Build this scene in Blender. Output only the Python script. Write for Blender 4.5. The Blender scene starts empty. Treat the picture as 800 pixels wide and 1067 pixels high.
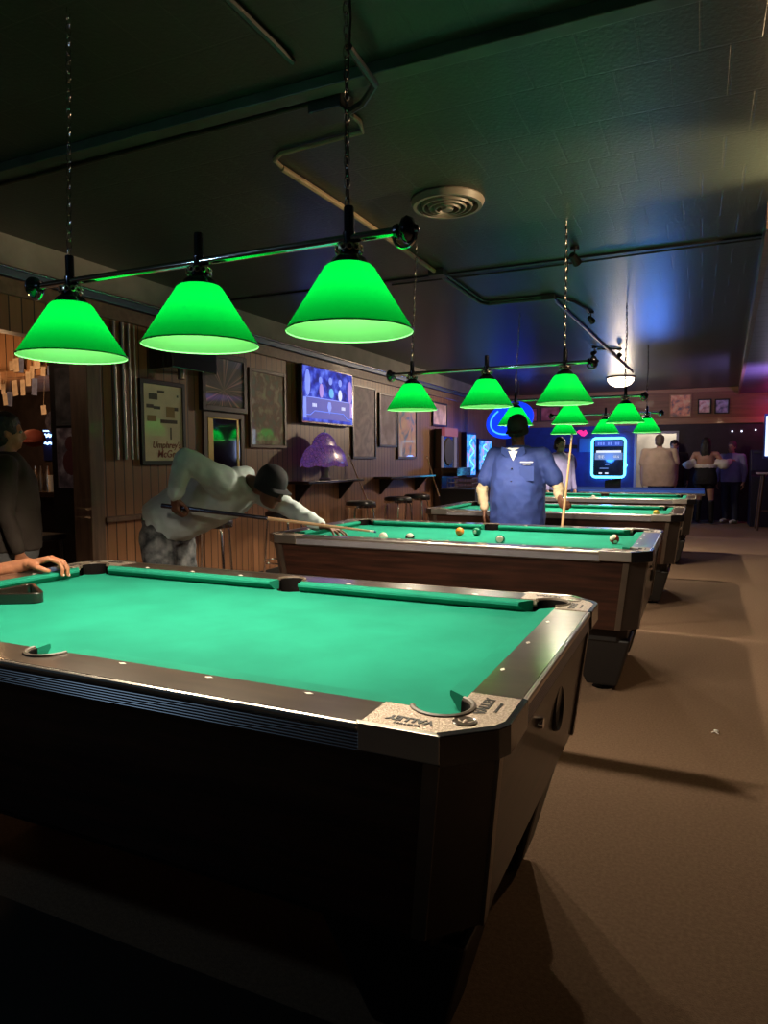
import bpy, bmesh, math, random
from mathutils import Vector as V, Matrix, noise
random.seed(7)
PI = math.pi
sc = bpy.context.scene
col = bpy.context.collection

# ------------------------------------------------------------------ materials
def _mat(name):
    m = bpy.data.materials.new(name); m.use_nodes = True
    nt = m.node_tree; b = nt.nodes['Principled BSDF']
    return m, nt, b
def pbr(name, c, rough=.5, metal=0., spec=.5, coat=0., coatr=.05, var=0., vscale=8., bump=0., bscale=60., c2=None, stretch=None, emit=None, es=0.):
    m, nt, b = _mat(name)
    b.inputs['Base Color'].default_value = (*c, 1)
    b.inputs['Roughness'].default_value = rough
    b.inputs['Metallic'].default_value = metal
    b.inputs['Specular IOR Level'].default_value = spec
    b.inputs['Coat Weight'].default_value = coat
    b.inputs['Coat Roughness'].default_value = coatr
    if emit:
        b.inputs['Emission Color'].default_value = (*emit, 1); b.inputs['Emission Strength'].default_value = es
    tc = nt.nodes.new('ShaderNodeTexCoord'); mp = nt.nodes.new('ShaderNodeMapping')
    nt.links.new(tc.outputs['Object'], mp.inputs['Vector'])
    if stretch: mp.inputs['Scale'].default_value = stretch
    if var or c2:
        n = nt.nodes.new('ShaderNodeTexNoise'); n.inputs['Scale'].default_value = vscale; n.inputs['Detail'].default_value = 5
        nt.links.new(mp.outputs['Vector'], n.inputs['Vector'])
        r = nt.nodes.new('ShaderNodeValToRGB')
        r.color_ramp.elements[0].position = .35; r.color_ramp.elements[1].position = .68
        ca = c2 if c2 else tuple(x*(1-var) for x in c); cb = c if c2 else tuple(min(1, x*(1+var)) for x in c)
        r.color_ramp.elements[0].color = (*ca, 1); r.color_ramp.elements[1].color = (*cb, 1)
        nt.links.new(n.outputs['Fac'], r.inputs['Fac']); nt.links.new(r.outputs['Color'], b.inputs['Base Color'])
    if bump:
        n = nt.nodes.new('ShaderNodeTexNoise'); n.inputs['Scale'].default_value = bscale; n.inputs['Detail'].default_value = 4
        nt.links.new(mp.outputs['Vector'], n.inputs['Vector'])
        u = nt.nodes.new('ShaderNodeBump'); u.inputs['Strength'].default_value = bump; u.inputs['Distance'].default_value = .01
        nt.links.new(n.outputs['Fac'], u.inputs['Height']); nt.links.new(u.outputs['Normal'], b.inputs['Normal'])
    return m
def emis(name, c, s):
    m, nt, b = _mat(name)
    b.inputs['Base Color'].default_value = (0.01, 0.01, 0.01, 1)
    b.inputs['Emission Color'].default_value = (*c, 1); b.inputs['Emission Strength'].default_value = s
    return m
def wood(name, ca, cb, rough=.4, scale=(1, 1, 12), vs=3., coat=.2, bump=.05):
    m = pbr(name, cb, rough, c2=ca, vscale=vs, stretch=scale, coat=coat, bump=bump, bscale=vs*4)
    return m
def panelling(name, ca, cb, axis, step, rough=.45, gw=.10, coat=0., bump=.5):
    # vertical boards with dark grooves, measured along one object axis
    m, nt, b = _mat(name); L = nt.links.new
    tc = nt.nodes.new('ShaderNodeTexCoord'); sp = nt.nodes.new('ShaderNodeSeparateXYZ'); L(tc.outputs['Object'], sp.inputs[0])
    d = nt.nodes.new('ShaderNodeMath'); d.operation = 'DIVIDE'; d.inputs[1].default_value = step; L(sp.outputs[axis], d.inputs[0])
    fr = nt.nodes.new('ShaderNodeMath'); fr.operation = 'FRACT'; L(d.outputs[0], fr.inputs[0])
    fl = nt.nodes.new('ShaderNodeMath'); fl.operation = 'FLOOR'; L(d.outputs[0], fl.inputs[0])
    wn = nt.nodes.new('ShaderNodeTexWhiteNoise'); wn.noise_dimensions = '1D'; L(fl.outputs[0], wn.inputs['W'])
    mp = nt.nodes.new('ShaderNodeMapping'); mp.inputs['Scale'].default_value = (14, 14, 1.2) if axis != 2 else (1.2, 1.2, 14); L(tc.outputs['Object'], mp.inputs['Vector'])
    n = nt.nodes.new('ShaderNodeTexNoise'); n.inputs['Scale'].default_value = 3; n.inputs['Detail'].default_value = 5; L(mp.outputs[0], n.inputs['Vector'])
    ad = nt.nodes.new('ShaderNodeMath'); ad.operation = 'MULTIPLY_ADD'; ad.inputs[1].default_value = .55; L(wn.outputs['Value'], ad.inputs[0])
    mu = nt.nodes.new('ShaderNodeMath'); mu.operation = 'MULTIPLY'; mu.inputs[1].default_value = .6; L(n.outputs['Fac'], mu.inputs[0]); L(mu.outputs[0], ad.inputs[2])
    mx = nt.nodes.new('ShaderNodeMix'); mx.data_type = 'RGBA'; mx.inputs[6].default_value = (*ca, 1); mx.inputs[7].default_value = (*cb, 1); L(ad.outputs[0], mx.inputs[0])
    g = nt.nodes.new('ShaderNodeMath'); g.operation = 'LESS_THAN'; g.inputs[1].default_value = gw; L(fr.outputs[0], g.inputs[0])
    m2 = nt.nodes.new('ShaderNodeMix'); m2.data_type = 'RGBA'; m2.inputs[7].default_value = (*(x*.15 for x in ca), 1); L(mx.outputs[2], m2.inputs[6]); L(g.outputs[0], m2.inputs[0])
    L(m2.outputs[2], b.inputs['Base Color'])
    bu = nt.nodes.new('ShaderNodeBump'); bu.inputs['Strength'].default_value = bump; bu.inputs['Distance'].default_value = .01; bu.invert = True
    L(g.outputs[0], bu.inputs['Height']); L(bu.outputs[0], b.inputs['Normal'])
    b.inputs['Roughness'].default_value = rough; b.inputs['Coat Weight'].default_value = coat
    return m
M = {}
M['cloth'] = pbr('green_cloth', (.012, .205, .135), .95, spec=.1, var=.10, vscale=5, bump=.05, bscale=900)
M['blue_cloth'] = pbr('blue_cloth', (.03, .09, .42), .9, spec=.15, var=.1)
M['laminate'] = pbr('rail_laminate', (.075, .053, .037), .28, c2=(.045, .031, .022), vscale=3, stretch=(2, 12, 1), coat=.8, coatr=.12)
M['chrome'] = pbr('brushed_trim', (.55, .53, .52), .22, metal=1, var=.12, vscale=10, bump=.05, bscale=40)
M['cap_chrome'] = pbr('cap_chrome', (.75, .70, .64), .3, metal=1)
M['bright_chrome'] = pbr('chrome', (.75, .74, .76), .08, metal=1)
M['ribbed'] = None
M['casting'] = pbr('hammered_silver', (.50, .40, .32), .42, metal=.5, c2=(.22, .17, .13), vscale=220, bump=.35, bscale=220)
M['black_plastic'] = pbr('black_plastic', (.012, .011, .012), .18, spec=.6, coat=.5)
M['black_rubber'] = pbr('black_rubber', (.016, .014, .013), .6)
M['dark_pocket'] = pbr('pocket_liner', (.004, .003, .003), .9, spec=.1, var=.3)
M['pocket_rim'] = pbr('pocket_rim', (.085, .062, .045), .5, var=.2)
M['cabinet'] = wood('cabinet_woodgrain', (.016, .006, .004), (.046, .015, .009), .35, (1, 1, 14), 4, .25)
M['corner_vinyl'] = pbr('corner_vinyl', (.035, .026, .023), .35, var=.2, vscale=6)
M['alu'] = pbr('satin_aluminium', (.22, .18, .15), .35, metal=.9, var=.1)
M['black_base'] = pbr('black_base', (.01, .009, .009), .45)
M['pearl'] = pbr('pearl_inlay', (.8, .76, .66), .3)
M['ink'] = pbr('dark_lettering', (.02, .018, .018), .5)
M['skin_dark'] = pbr('brown_skin', (.13, .055, .032), .5, var=.15, vscale=12)
M['skin_hand'] = pbr('warm_brown_skin', (.36, .145, .075), .48, var=.18, vscale=30, bump=.15, bscale=120)
M['skin_light'] = pbr('fair_skin', (.5, .28, .2), .5, var=.1)
M['nail'] = pbr('nail', (.72, .42, .32), .3)
M['hoodie'] = pbr('pale_grey_fleece', (.50, .60, .62), .9, var=.10, vscale=6, bump=.2, bscale=40)
M['cream_sleeve'] = pbr('cream_knit', (.42, .33, .22), .9, bump=.2, bscale=60)
M['jeans'] = pbr('faded_denim', (.22, .23, .24), .85, c2=(.02, .025, .032), vscale=14, bump=.2, bscale=80)
M['navy'] = pbr('navy_work_shirt', (.02, .042, .20), .8, var=.15, vscale=7, bump=.2, bscale=30)
M['black_cloth'] = pbr('black_fabric', (.012, .012, .014), .85)
M['dark_brown_cloth'] = pbr('dark_brown_fabric', (.03, .02, .015), .85, bump=.2, bscale=30)
M['grey_cloth'] = pbr('grey_fabric', (.08, .08, .085), .85)
M['lavender'] = pbr('lavender_shirt', (.30, .28, .55), .85, var=.1)
M['cream'] = pbr('cream_shirt', (.55, .42, .33), .85, var=.08)
M['white_cloth'] = pbr('white_fabric', (.75, .72, .68), .85)
M['hair'] = pbr('dark_hair', (.012, .008, .007), .55, bump=.6, bscale=70)
M['hair_grey'] = pbr('grey_brown_hair', (.12, .09, .07), .6, bump=.6, bscale=70)
M['leather'] = pbr('black_leather', (.012, .012, .012), .35)
M['maple'] = wood('maple', (.5, .3, .15), (.62, .4, .22), .3, (1, 1, 1), 4, .4)
M['brass'] = pbr('brass', (.95, .82, .72), .25, metal=1)
M['lamp_black'] = pbr('black_lacquer', (.09, .09, .13), .16, metal=.9)
M['post'] = wood('post_wood', (.08, .042, .024), (.15, .085, .05), .5, (8, 8, 1), 3)
M['panel_left'] = panelling('wood_panelling', (.17, .074, .032), (.32, .150, .070), 1, .095, .42)
M['panel_bar'] = panelling('bar_panelling', (.20, .10, .05), (.42, .22, .11), 0, .12, .5)
M['upper_wall'] = pbr('upper_wall_plaster', (.22, .20, .18), .75, var=.15, vscale=4, bump=.2, bscale=20)
M['trim_blue'] = pbr('blue_grey_trim', (.10, .14, .22), .35, metal=.4)
M['header'] = wood('header_board', (.13, .07, .042), (.2, .11, .068), .5, (1, 12, 12), 2)
M['fascia'] = wood('fascia_board', (.20, .085, .045), (.28, .12, .062), .5, (1, 12, 12), 2)
M['fascia_trim'] = wood('fascia_moulding', (.33, .16, .08), (.42, .22, .11), .45, (1, 12, 12), 2)
M['dark_wall'] = pbr('dark_plum_wall', (.03, .017, .026), .6, var=.2)
M['blue_wall'] = pbr('royal_blue_wall', (.02, .05, .33), .5, var=.15)
M['frame_black'] = pbr('black_frame', (.015, .012, .011), .35)
M['frame_brown'] = pbr('brown_frame', (.10, .06, .04), .4)
M['seat'] = pbr('black_vinyl_seat', (.014, .013, .013), .3, coat=.2)
M['paper'] = pbr('note_paper', (.55, .42, .3), .8, var=.25, vscale=14)
M['paper2'] = pbr('blue_note_paper', (.12, .14, .26), .8, var=.25, vscale=14)
M['conduit'] = pbr('painted_conduit', (.022, .023, .021), .4)
M['tan_conduit'] = pbr('tan_conduit', (.24, .165, .095), .5, var=.2)
M['vent'] = pbr('vent_enamel', (.17, .14, .11), .45)
M['white_plastic'] = pbr('frosted_cup', (.8, .76, .72), .4)

def ceiling_mat():
    m, nt, b = _mat('ceiling_paint'); L = nt.links.new
    tc = nt.nodes.new('ShaderNodeTexCoord')
    sp = nt.nodes.new('ShaderNodeSeparateXYZ'); L(tc.outputs['Object'], sp.inputs[0])
    mp = nt.nodes.new('ShaderNodeMapping'); mp.inputs['Location'].default_value = (0, -1.135, 0); L(tc.outputs['Object'], mp.inputs['Vector'])
    br = nt.nodes.new('ShaderNodeTexBrick'); L(mp.outputs[0], br.inputs['Vector'])
    br.inputs['Scale'].default_value = 1; br.inputs['Brick Width'].default_value = .2; br.inputs['Row Height'].default_value = .383
    br.inputs['Mortar Size'].default_value = .006; br.inputs['Mortar Smooth'].default_value = .3; br.inputs['Bias'].default_value = 0
    n = nt.nodes.new('ShaderNodeTexNoise'); n.inputs['Scale'].default_value = 55; n.inputs['Detail'].default_value = 6; L(tc.outputs['Object'], n.inputs['Vector'])
    n2 = nt.nodes.new('ShaderNodeTexNoise'); n2.inputs['Scale'].default_value = 1.4; n2.inputs['Detail'].default_value = 3; L(tc.outputs['Object'], n2.inputs['Vector'])
    r = nt.nodes.new('ShaderNodeValToRGB'); r.color_ramp.elements[0].color = (.016, .024, .018, 1); r.color_ramp.elements[1].color = (.036, .044, .036, 1); L(n2.outputs['Fac'], r.inputs['Fac'])
    mx = nt.nodes.new('ShaderNodeMix'); mx.data_type = 'RGBA'; mx.inputs[7].default_value = (.05, .05, .042, 1); L(r.outputs[0], mx.inputs[6])
    mf = nt.nodes.new('ShaderNodeMath'); mf.operation = 'MULTIPLY'; mf.inputs[1].default_value = .12; L(br.outputs['Fac'], mf.inputs[0]); L(mf.outputs[0], mx.inputs[0])
    L(mx.outputs[2], b.inputs['Base Color'])
    sm = nt.nodes.new('ShaderNodeMath'); sm.operation = 'MULTIPLY_ADD'; sm.inputs[1].default_value = -.2; L(br.outputs['Fac'], sm.inputs[0])
    ns = nt.nodes.new('ShaderNodeMath'); ns.operation = 'MULTIPLY'; ns.inputs[1].default_value = .5; L(n.outputs['Fac'], ns.inputs[0]); L(ns.outputs[0], sm.inputs[2])
    bu = nt.nodes.new('ShaderNodeBump'); bu.inputs['Strength'].default_value = .5; bu.inputs['Distance'].default_value = .006; L(sm.outputs[0], bu.inputs['Height']); L(bu.outputs[0], b.inputs['Normal'])
    b.inputs['Roughness'].default_value = .36
    return m
M['ceiling'] = ceiling_mat()
M['carpet'] = pbr('brown_carpet', (.27, .175, .115), .95, spec=.1, c2=(.21, .132, .086), vscale=90, bump=.4, bscale=260)
M['planks'] = panelling('painted_planks', (.06, .055, .07), (.11, .10, .12), 1, .30, .4, .06)
M['green_ring'] = pbr('dark_shade_edge', (.02, .12, .03), .3)

def ribbed():
    m, nt, b = _mat('ribbed_trim'); L = nt.links.new
    b.inputs['Metallic'].default_value = .6; b.inputs['Roughness'].default_value = .3; b.inputs['Base Color'].default_value = (.36, .35, .40, 1)
    tc = nt.nodes.new('ShaderNodeTexCoord'); w = nt.nodes.new('ShaderNodeTexWave'); w.bands_direction = 'Z'; w.inputs['Scale'].default_value = 55
    L(tc.outputs['Object'], w.inputs['Vector'])
    bu = nt.nodes.new('ShaderNodeBump'); bu.inputs['Strength'].default_value = .6; bu.inputs['Distance'].default_value = .004; L(w.outputs['Fac'], bu.inputs['Height']); L(bu.outputs[0], b.inputs['Normal'])
    return m
M['ribbed'] = ribbed()
def shade_mat():
    m = bpy.data.materials.new('green_glass_shade'); m.use_nodes = True; nt = m.node_tree; L = nt.links.new
    nt.nodes.remove(nt.nodes['Principled BSDF']); out = nt.nodes['Material Output']
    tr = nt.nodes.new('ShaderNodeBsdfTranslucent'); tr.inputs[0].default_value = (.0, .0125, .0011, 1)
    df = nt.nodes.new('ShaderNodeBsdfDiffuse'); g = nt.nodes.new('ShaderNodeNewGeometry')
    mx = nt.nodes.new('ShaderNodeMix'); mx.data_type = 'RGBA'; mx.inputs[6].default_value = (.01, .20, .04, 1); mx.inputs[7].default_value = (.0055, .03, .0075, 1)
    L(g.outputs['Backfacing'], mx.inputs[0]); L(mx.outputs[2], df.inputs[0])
    gl = nt.nodes.new('ShaderNodeBsdfGlossy'); gl.inputs['Roughness'].default_value = .15; gl.inputs[0].default_value = (1, 1, 1, 1)
    a = nt.nodes.new('ShaderNodeAddShader'); L(tr.outputs[0], a.inputs[0]); L(df.outputs[0], a.inputs[1])
    s = nt.nodes.new('ShaderNodeMixShader'); s.inputs[0].default_value = .035; L(a.outputs[0], s.inputs[1]); L(gl.outputs[0], s.inputs[2]); L(s.outputs[0], out.inputs[0])
    return m
M['shade'] = shade_mat()

# ------------------------------------------------------------------ mesh builder
class MB:
    def __init__(s): s.v = []; s.f = []; s.m = []; s.mats = []
    def mi(s, mat):
        if mat is None: return 0
        if mat not in s.mats: s.mats.append(mat)
        return s.mats.index(mat)
    def add(s, vs, fs, mat=None):
        o = len(s.v); s.v += [V(p) for p in vs]; k = s.mi(mat)
        for f in fs: s.f.append([i+o for i in f]); s.m.append(k)
        return s
    def box(s, a, b, mat=None, M4=None):
        x0, y0, z0 = a; x1, y1, z1 = b
        vs = [(x0,y0,z0),(x1,y0,z0),(x1,y1,z0),(x0,y1,z0),(x0,y0,z1),(x1,y0,z1),(x1,y1,z1),(x0,y1,z1)]
        if M4: vs = [M4 @ V(p) for p in vs]
        return s.add(vs, [(0,3,2,1),(4,5,6,7),(0,1,5,4),(1,2,6,5),(2,3,7,6),(3,0,4,7)], mat)
    def prism(s, poly, z0, z1, mat=None, top=None, M4=None):
        n = len(poly); top = top or poly
        vs = [(p[0], p[1], z0) for p in poly]+[(p[0], p[1], z1) for p in top]
        if M4: vs = [M4 @ V(p) for p in vs]
        fs = [tuple(range(n-1, -1, -1)), tuple(range(n, 2*n))]+[(i, (i+1) % n, n+(i+1) % n, n+i) for i in range(n)]
        return s.add(vs, fs, mat)
    def tube(s, pts, r, n=8, mat=None, closed=False, cap=True, sx=1):
        pts = [V(p) for p in pts]; k = len(pts); rs = r if isinstance(r, (list, tuple)) else [r]*k
        vs = []; ref = None
        for i, p in enumerate(pts):
            if closed: t = pts[(i+1) % k]-pts[i-1]
            else: t = pts[min(i+1, k-1)]-pts[max(i-1, 0)]
            t.normalize()
            if ref is None: ref = V((0, 0, 1)) if abs(t.z) < .9 else V((1, 0, 0))
            u = (ref-t*ref.dot(t)); u.normalize(); ref = u; w = t.cross(u)
            for j in range(n):
                a = 2*PI*j/n; vs.append(p+(u*math.cos(a)*sx+w*math.sin(a))*rs[i])
        fs = []
        for i in range(k if closed else k-1):
            i2 = (i+1) % k
            for j in range(n): fs.append((i*n+j, i*n+(j+1) % n, i2*n+(j+1) % n, i2*n+j))
        if cap and not closed: fs += [tuple(range(n-1, -1, -1)), tuple(range((k-1)*n, k*n))]
        return s.add(vs, fs, mat)
    def lathe(s, prof, c=(0,0,0), n=24, mat=None, axis='z', M4=None):
        vs = []; k = len(prof)
        for r, z in prof:
            for j in range(n):
                a = 2*PI*j/n
                p = V((r*math.cos(a), r*math.sin(a), z))
                if M4: p = M4 @ p
                vs.append(p+V(c))
        fs = [(i*n+j, i*n+(j+1) % n, (i+1)*n+(j+1) % n, (i+1)*n+j) for i in range(k-1) for j in range(n)]
        return s.add(vs, fs, mat)
    def ball(s, c, r, n=14, mat=None, M4=None):
        r = r if isinstance(r, (tuple, list)) else (r, r, r)
        vs = []; fs = []; h = n//2
        for i in range(h+1):
            t = PI*i/h
            for j in range(n):
                a = 2*PI*j/n; p = V((r[0]*math.sin(t)*math.cos(a), r[1]*math.sin(t)*math.sin(a), -r[2]*math.cos(t)))
                if M4: p = M4 @ p
                vs.append(p+V(c))
        for i in range(h):
            for j in range(n): fs.append((i*n+j, i*n+(j+1) % n, (i+1)*n+(j+1) % n, (i+1)*n+j))
        return s.add(vs, fs, mat)
    def torus(s, c, R, r, n=18, k=6, mat=None, M4=None, sx=1):
        pts = []
        for j in range(n):
            a = 2*PI*j/n; p = V((R*sx*math.cos(a), R*math.sin(a), 0))
            if M4: p = M4 @ p
            pts.append(p+V(c))
        return s.tube(pts, r, k, mat, closed=True)
    def build(s, name, mat, parent=None, smooth=True, bevel=0, ang=40):
        me = bpy.data.meshes.new(name)
        org = rootloc(parent) if parent else V((0, 0, 0))
        me.from_pydata([p-org for p in s.v], [], s.f)
        bm = bmesh.new(); bm.from_mesh(me); bmesh.ops.remove_doubles(bm, verts=bm.verts, dist=1e-6)
        bmesh.ops.recalc_face_normals(bm, faces=bm.faces); 
        if smooth:
            for f in bm.faces: f.smooth = True
            for e in bm.edges:
                if len(e.link_faces) == 2 and e.calc_face_angle(0) > math.radians(ang): e.smooth = False
        mis = [0]*len(bm.faces)
        bm.to_mesh(me); bm.free()
        if s.mats:
            for mm in s.mats: me.materials.append(mm)
        else: me.materials.append(mat)
        if s.mats and len(me.polygons) == len(s.m):
            for p, k in zip(me.polygons, s.m): p.material_index = k
        o = bpy.data.objects.new(name, me); col.objects.link(o)
        if parent: o.parent = parent
        if bevel:
            b = o.modifiers.new('bevel', 'BEVEL'); b.width = bevel; b.segments = 2; b.limit_method = 'ANGLE'; b.angle_limit = math.radians(35)
        return o
ROOT = {}
def rootloc(o):
    while o.parent: o = o.parent
    return V(ROOT.get(o.name, (0, 0, 0)))
def tag(o, label=None, cat=None, group=None, kind=None):
    if label: o['label'] = label
    if cat: o['category'] = cat
    if group: o['group'] = group
    if kind: o['kind'] = kind
    return o
def thing(name, label, cat, loc=(0,0,0), group=None):
    o = bpy.data.objects.new(name, None); col.objects.link(o); o.empty_display_size = .1
    o.location = loc; ROOT[o.name] = tuple(loc)
    return tag(o, label, cat, group)
def tagm(mb, name, mat, label, cat, group=None, loc=None, **k):
    # a single-mesh thing with its origin at its base
    if loc is None:
        lo = V((min(p[i] for p in mb.v) for i in range(3))); hi = V((max(p[i] for p in mb.v) for i in range(3)))
        loc = V(((lo.x+hi.x)/2, (lo.y+hi.y)/2, lo.z))
    for p in mb.v: p -= V(loc)
    o = mb.build(name, mat, None, **k); o.location = loc; ROOT[o.name] = tuple(loc)
    return tag(o, label, cat, group)
def struct(mb, name, mat, **k): return tag(mb.build(name, mat, None, **k), kind='structure')
def kids(o): return [c for c in list(bpy.data.objects) if c.parent == o]
def copy_tree(o, parent=None):
    c = o.copy(); col.objects.link(c)
    if parent: c.parent = parent
    for ch in kids(o): copy_tree(ch, c)
    return c
def text_mesh(body, size, name, mat, parent, M4, extrude=.0006, align='CENTER', shear=0, bold=0):
    cu = bpy.data.curves.new('t', 'FONT'); cu.body = body; cu.size = size; cu.extrude = extrude; cu.align_x = align; cu.align_y = 'CENTER'; cu.shear = shear; cu.offset = bold; cu.resolution_u = 3
    to = bpy.data.objects.new('t', cu); col.objects.link(to)
    bpy.context.view_layer.update()
    me = bpy.data.meshes.new_from_object(to.evaluated_get(bpy.context.evaluated_depsgraph_get()))
    bpy.data.objects.remove(to); bpy.data.curves.remove(cu)
    org = rootloc(parent) if parent else V((0,0,0))
    me.transform(M4); me.transform(Matrix.Translation(-org)); me.materials.clear(); me.materials.append(mat)
    o = bpy.data.objects.new(name, me); col.objects.link(o)
    if parent: o.parent = parent
    return o
def basis(x, y, z, o):
    m = Matrix(((x[0], y[0], z[0], o[0]), (x[1], y[1], z[1], o[1]), (x[2], y[2], z[2], o[2]), (0, 0, 0, 1))); return m
def light(name, kind, loc, energy, color, radius=.03, target=None, spot=None, blend=.5, size=None):
    l = bpy.data.lights.new(name, kind); l.energy = energy; l.color = color
    if kind in ('POINT', 'SPOT'): l.shadow_soft_size = radius
    if kind == 'SPOT': l.spot_size = spot; l.spot_blend = blend
    if kind == 'AREA' and size: l.shape = 'RECTANGLE'; l.size, l.size_y = size
    o = bpy.data.objects.new(name, l); col.objects.link(o); o.location = loc
    if target is not None:
        o.rotation_euler = (V(target)-V(loc)).to_track_quat('-Z', 'Y').to_euler()
    return o

# ------------------------------------------------------------------ pool table
TOP, BED = .80, .765
def corner_tf(poly, sx, sy):
    p = [(x*sx, y*sy) for x, y in poly]
    return p[::-1] if sx*sy < 0 else p
def tiny_line(parent, m4):
    mb = MB(); x = -.026
    for w_ in (.004, .005, .003, .005, .004, .006, .004, .003): mb.box((x, -.0028, 0), (x+w_, .0028, .0008), M4=m4); x += w_+.0022
    mb.build('small_print', M['ink'], parent, smooth=False)
def make_table(cloth, cab=None, dress=True, nl=None):
    t = thing('pool_table', '', 'pool table')
    cab = cab or M['cabinet']
    def octo(hx, hy, c): return [(hx-c, -hy), (hx, -hy+c), (hx, hy-c), (hx-c, hy), (-hx+c, hy), (-hx, hy-c), (-hx, -hy+c), (-hx+c, -hy)]
    # cabinet
    cbm = MB().prism(octo(1.085, .59, .085), .385, .76, None, top=octo(1.127, .632, .085)); cbm.f.pop(1)
    cbm.build('cabinet', cab, t, smooth=False)
    # corner posts (vinyl) and aluminium strips
    for sx in (1, -1):
        for sy in (1, -1):
            mb = MB()
            def q(hx, hy, c, z, e=.006): return [(sx*(hx-c-.0), sy*(hy+e), z), (sx*(hx+e), sy*(hy-c), z)]
            a0, a1 = q(1.085, .59, .085, .385); b0, b1 = q(1.125, .63, .085, .742)
            i0 = (sx*(1.085-.085), sy*(.59-.01), .385); i1 = (sx*(1.085-.01), sy*(.59-.085), .385)
            j0 = (sx*(1.125-.085), sy*(.63-.01), .742); j1 = (sx*(1.125-.01), sy*(.63-.085), .742)
            mb.add([a0, a1, b1, b0, i0, i1, j1, j0], [(0,1,2,3),(4,7,6,5),(0,4,5,1),(3,2,6,7),(0,3,7,4),(1,5,6,2)])
            mb.build('corner_post', M['corner_vinyl'], t, smooth=False)
            mb = MB()
            for (px, py, dx, dy) in ((1.085-.085, .59, -.022, 0), (1.085, .59-.085, 0, -.022)):
                ux, uy = px+.04, py+.04
                e = .007
                ex, ey = (0, e) if dx else (e, 0)
                vs = []
                for (X, Y, z) in ((px, py, .385), (ux, uy, .742)):
                    vs += [(sx*(X-dx*.3), sy*(Y-dy*.3), z), (sx*(X-dx*.3+ex), sy*(Y-dy*.3+ey), z), (sx*(X+dx+ex), sy*(Y+dy+ey), z), (sx*(X+dx), sy*(Y+dy), z)]
                mb.add(vs, [(0,1,2,3),(7,6,5,4),(0,4,5,1),(1,5,6,2),(2,6,7,3),(3,7,4,0)])
            mb.build('corner_strip', M['alu'], t, smooth=False, ang=20)
    # base frame
    MB().prism(octo(1.03, .50, .05), .30, .386, None).build('base_frame', M['black_base'], t, smooth=False, bevel=.004)
    for sx in (1, -1):
        for sy in (1, -1):
            cx, cy = sx*.90, sy*.36
            lg = MB().prism([(cx-.14, cy-.12), (cx+.14, cy-.12), (cx+.14, cy+.12), (cx-.14, cy+.12)], .04, .31, top=[(cx-.19, cy-.13), (cx+.15, cy-.13), (cx+.15, cy+.13), (cx-.19, cy+.13)])
            for i in range(4): lg.v[i] = V((cx+(-.08 if i in (0, 3) else .08), cy+(-.08 if i < 2 else .08), .04))
            lg = lg.build('leg', M['black_base'], t, smooth=False, bevel=.012)
            MB().lathe([(0, .0), (.055, .0), (.058, .012), (.02, .022), (.015, .045), (0, .045)], (cx, cy, 0), 20).build('leveler', M['bright_chrome'], lg)
    # bed cloth as outline with pocket bites
    bed = []
    def arc(cx, cy, r, a0, a1, n=10): return [(cx+r*math.cos(math.radians(a0+(a1-a0)*i/n)), cy+r*math.sin(math.radians(a0+(a1-a0)*i/n))) for i in range(n+1)]
    hx, hy = 1.02, .525
    for k, (sx, sy) in enumerate(((1, -1), (1, 1), (-1, 1), (-1, -1))):
        a = arc(1.005, .51, .068, 270-12, 180+12) if False else None
        pts = [(hx, .455), *arc(1.034, .539, .060, -88, -182, 8), (.95, hy)]
        pts = [(x*sx, y*sy) for x, y in pts]
        if sx*sy < 0: pts = pts[::-1]
        side = []
        if k == 0: pass
        bed += pts
        if k == 1: bed += [(x, y) for x, y in arc(0, .55, .058, 0, -180, 8)]
        if k == 3: bed += [(x, -y) for x, y in arc(0, .55, .058, 180, 360, 8)] if False else [(x, y) for x, y in arc(0, -.55, .058, 180, 0, 8)]
    MB().prism(bed, BED-.02, BED).build('bed_cloth', cloth, t, smooth=False)
    # cushions: (nose start, nose end, back start, back end)
    def cushion(p0, p1, q0, q1):
        # p = nose line ends, q = back line ends (2d)
        mb = MB(); P = []
        for (n0, b0) in ((p0, q0), (p1, q1)):
            n0 = V((*n0, 0)); b0 = V((*b0, 0)); d = (b0-n0)
            P += [n0+V((0, 0, TOP-.004)), n0+d*.06+V((0, 0, TOP)), b0+V((0, 0, TOP+.001)), b0+V((0, 0, BED)), n0+d*.55+V((0, 0, BED-.001)), n0+V((0, 0, TOP-.012))]
        mb.add(P, [(0,1,2,3,4,5), (11,10,9,8,7,6)]+[(i, (i+1) % 6, 6+(i+1) % 6, 6+i) for i in range(6)])
        return mb.build('cushion', cloth, t, smooth=False)
    bk = .048
    for sy in (1, -1):
        for sx in (1, -1):
            cushion((sx*.064, sy*.495), (sx*(.99-.08), sy*.495), (sx*.052, sy*(.495+bk)), (sx*(.99-.043), sy*(.495+bk)))
    for sx in (1, -1):
        cushion((sx*.99, -.415), (sx*.99, .415), (sx*(.99+bk), -.452), (sx*(.99+bk), .452))
    # rails
    OX, OY = 1.138, .648
    yi = .495+bk; xi = .99+bk
    for sy in (1, -1):
        outl = [(-.905, yi), (-.052, yi), *arc(0, .555, .056, 190, 350, 10), (.052, yi), (.905, yi), (.905, OY), (-.905, OY)]
        outl = [(x, y*sy) for x, y in outl]
        # notch arc must bulge outward (towards +y)
        outl = [(-.905, yi*sy), (-.056, yi*sy)]+[(x, y*sy) for x, y in arc(0, .549, .056, 180, 0, 12)]+[(.056, yi*sy), (.905, yi*sy), (.905, OY*sy), (-.905, OY*sy)]
        r = MB().prism(outl, .745, TOP+.002).build('rail', M['laminate'], t, smooth=False)
        if dress:
            for i in (-3, -2, -1, 1, 2, 3): diamond(i*.2475, sy*(.495+.0645), 0, r)
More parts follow.
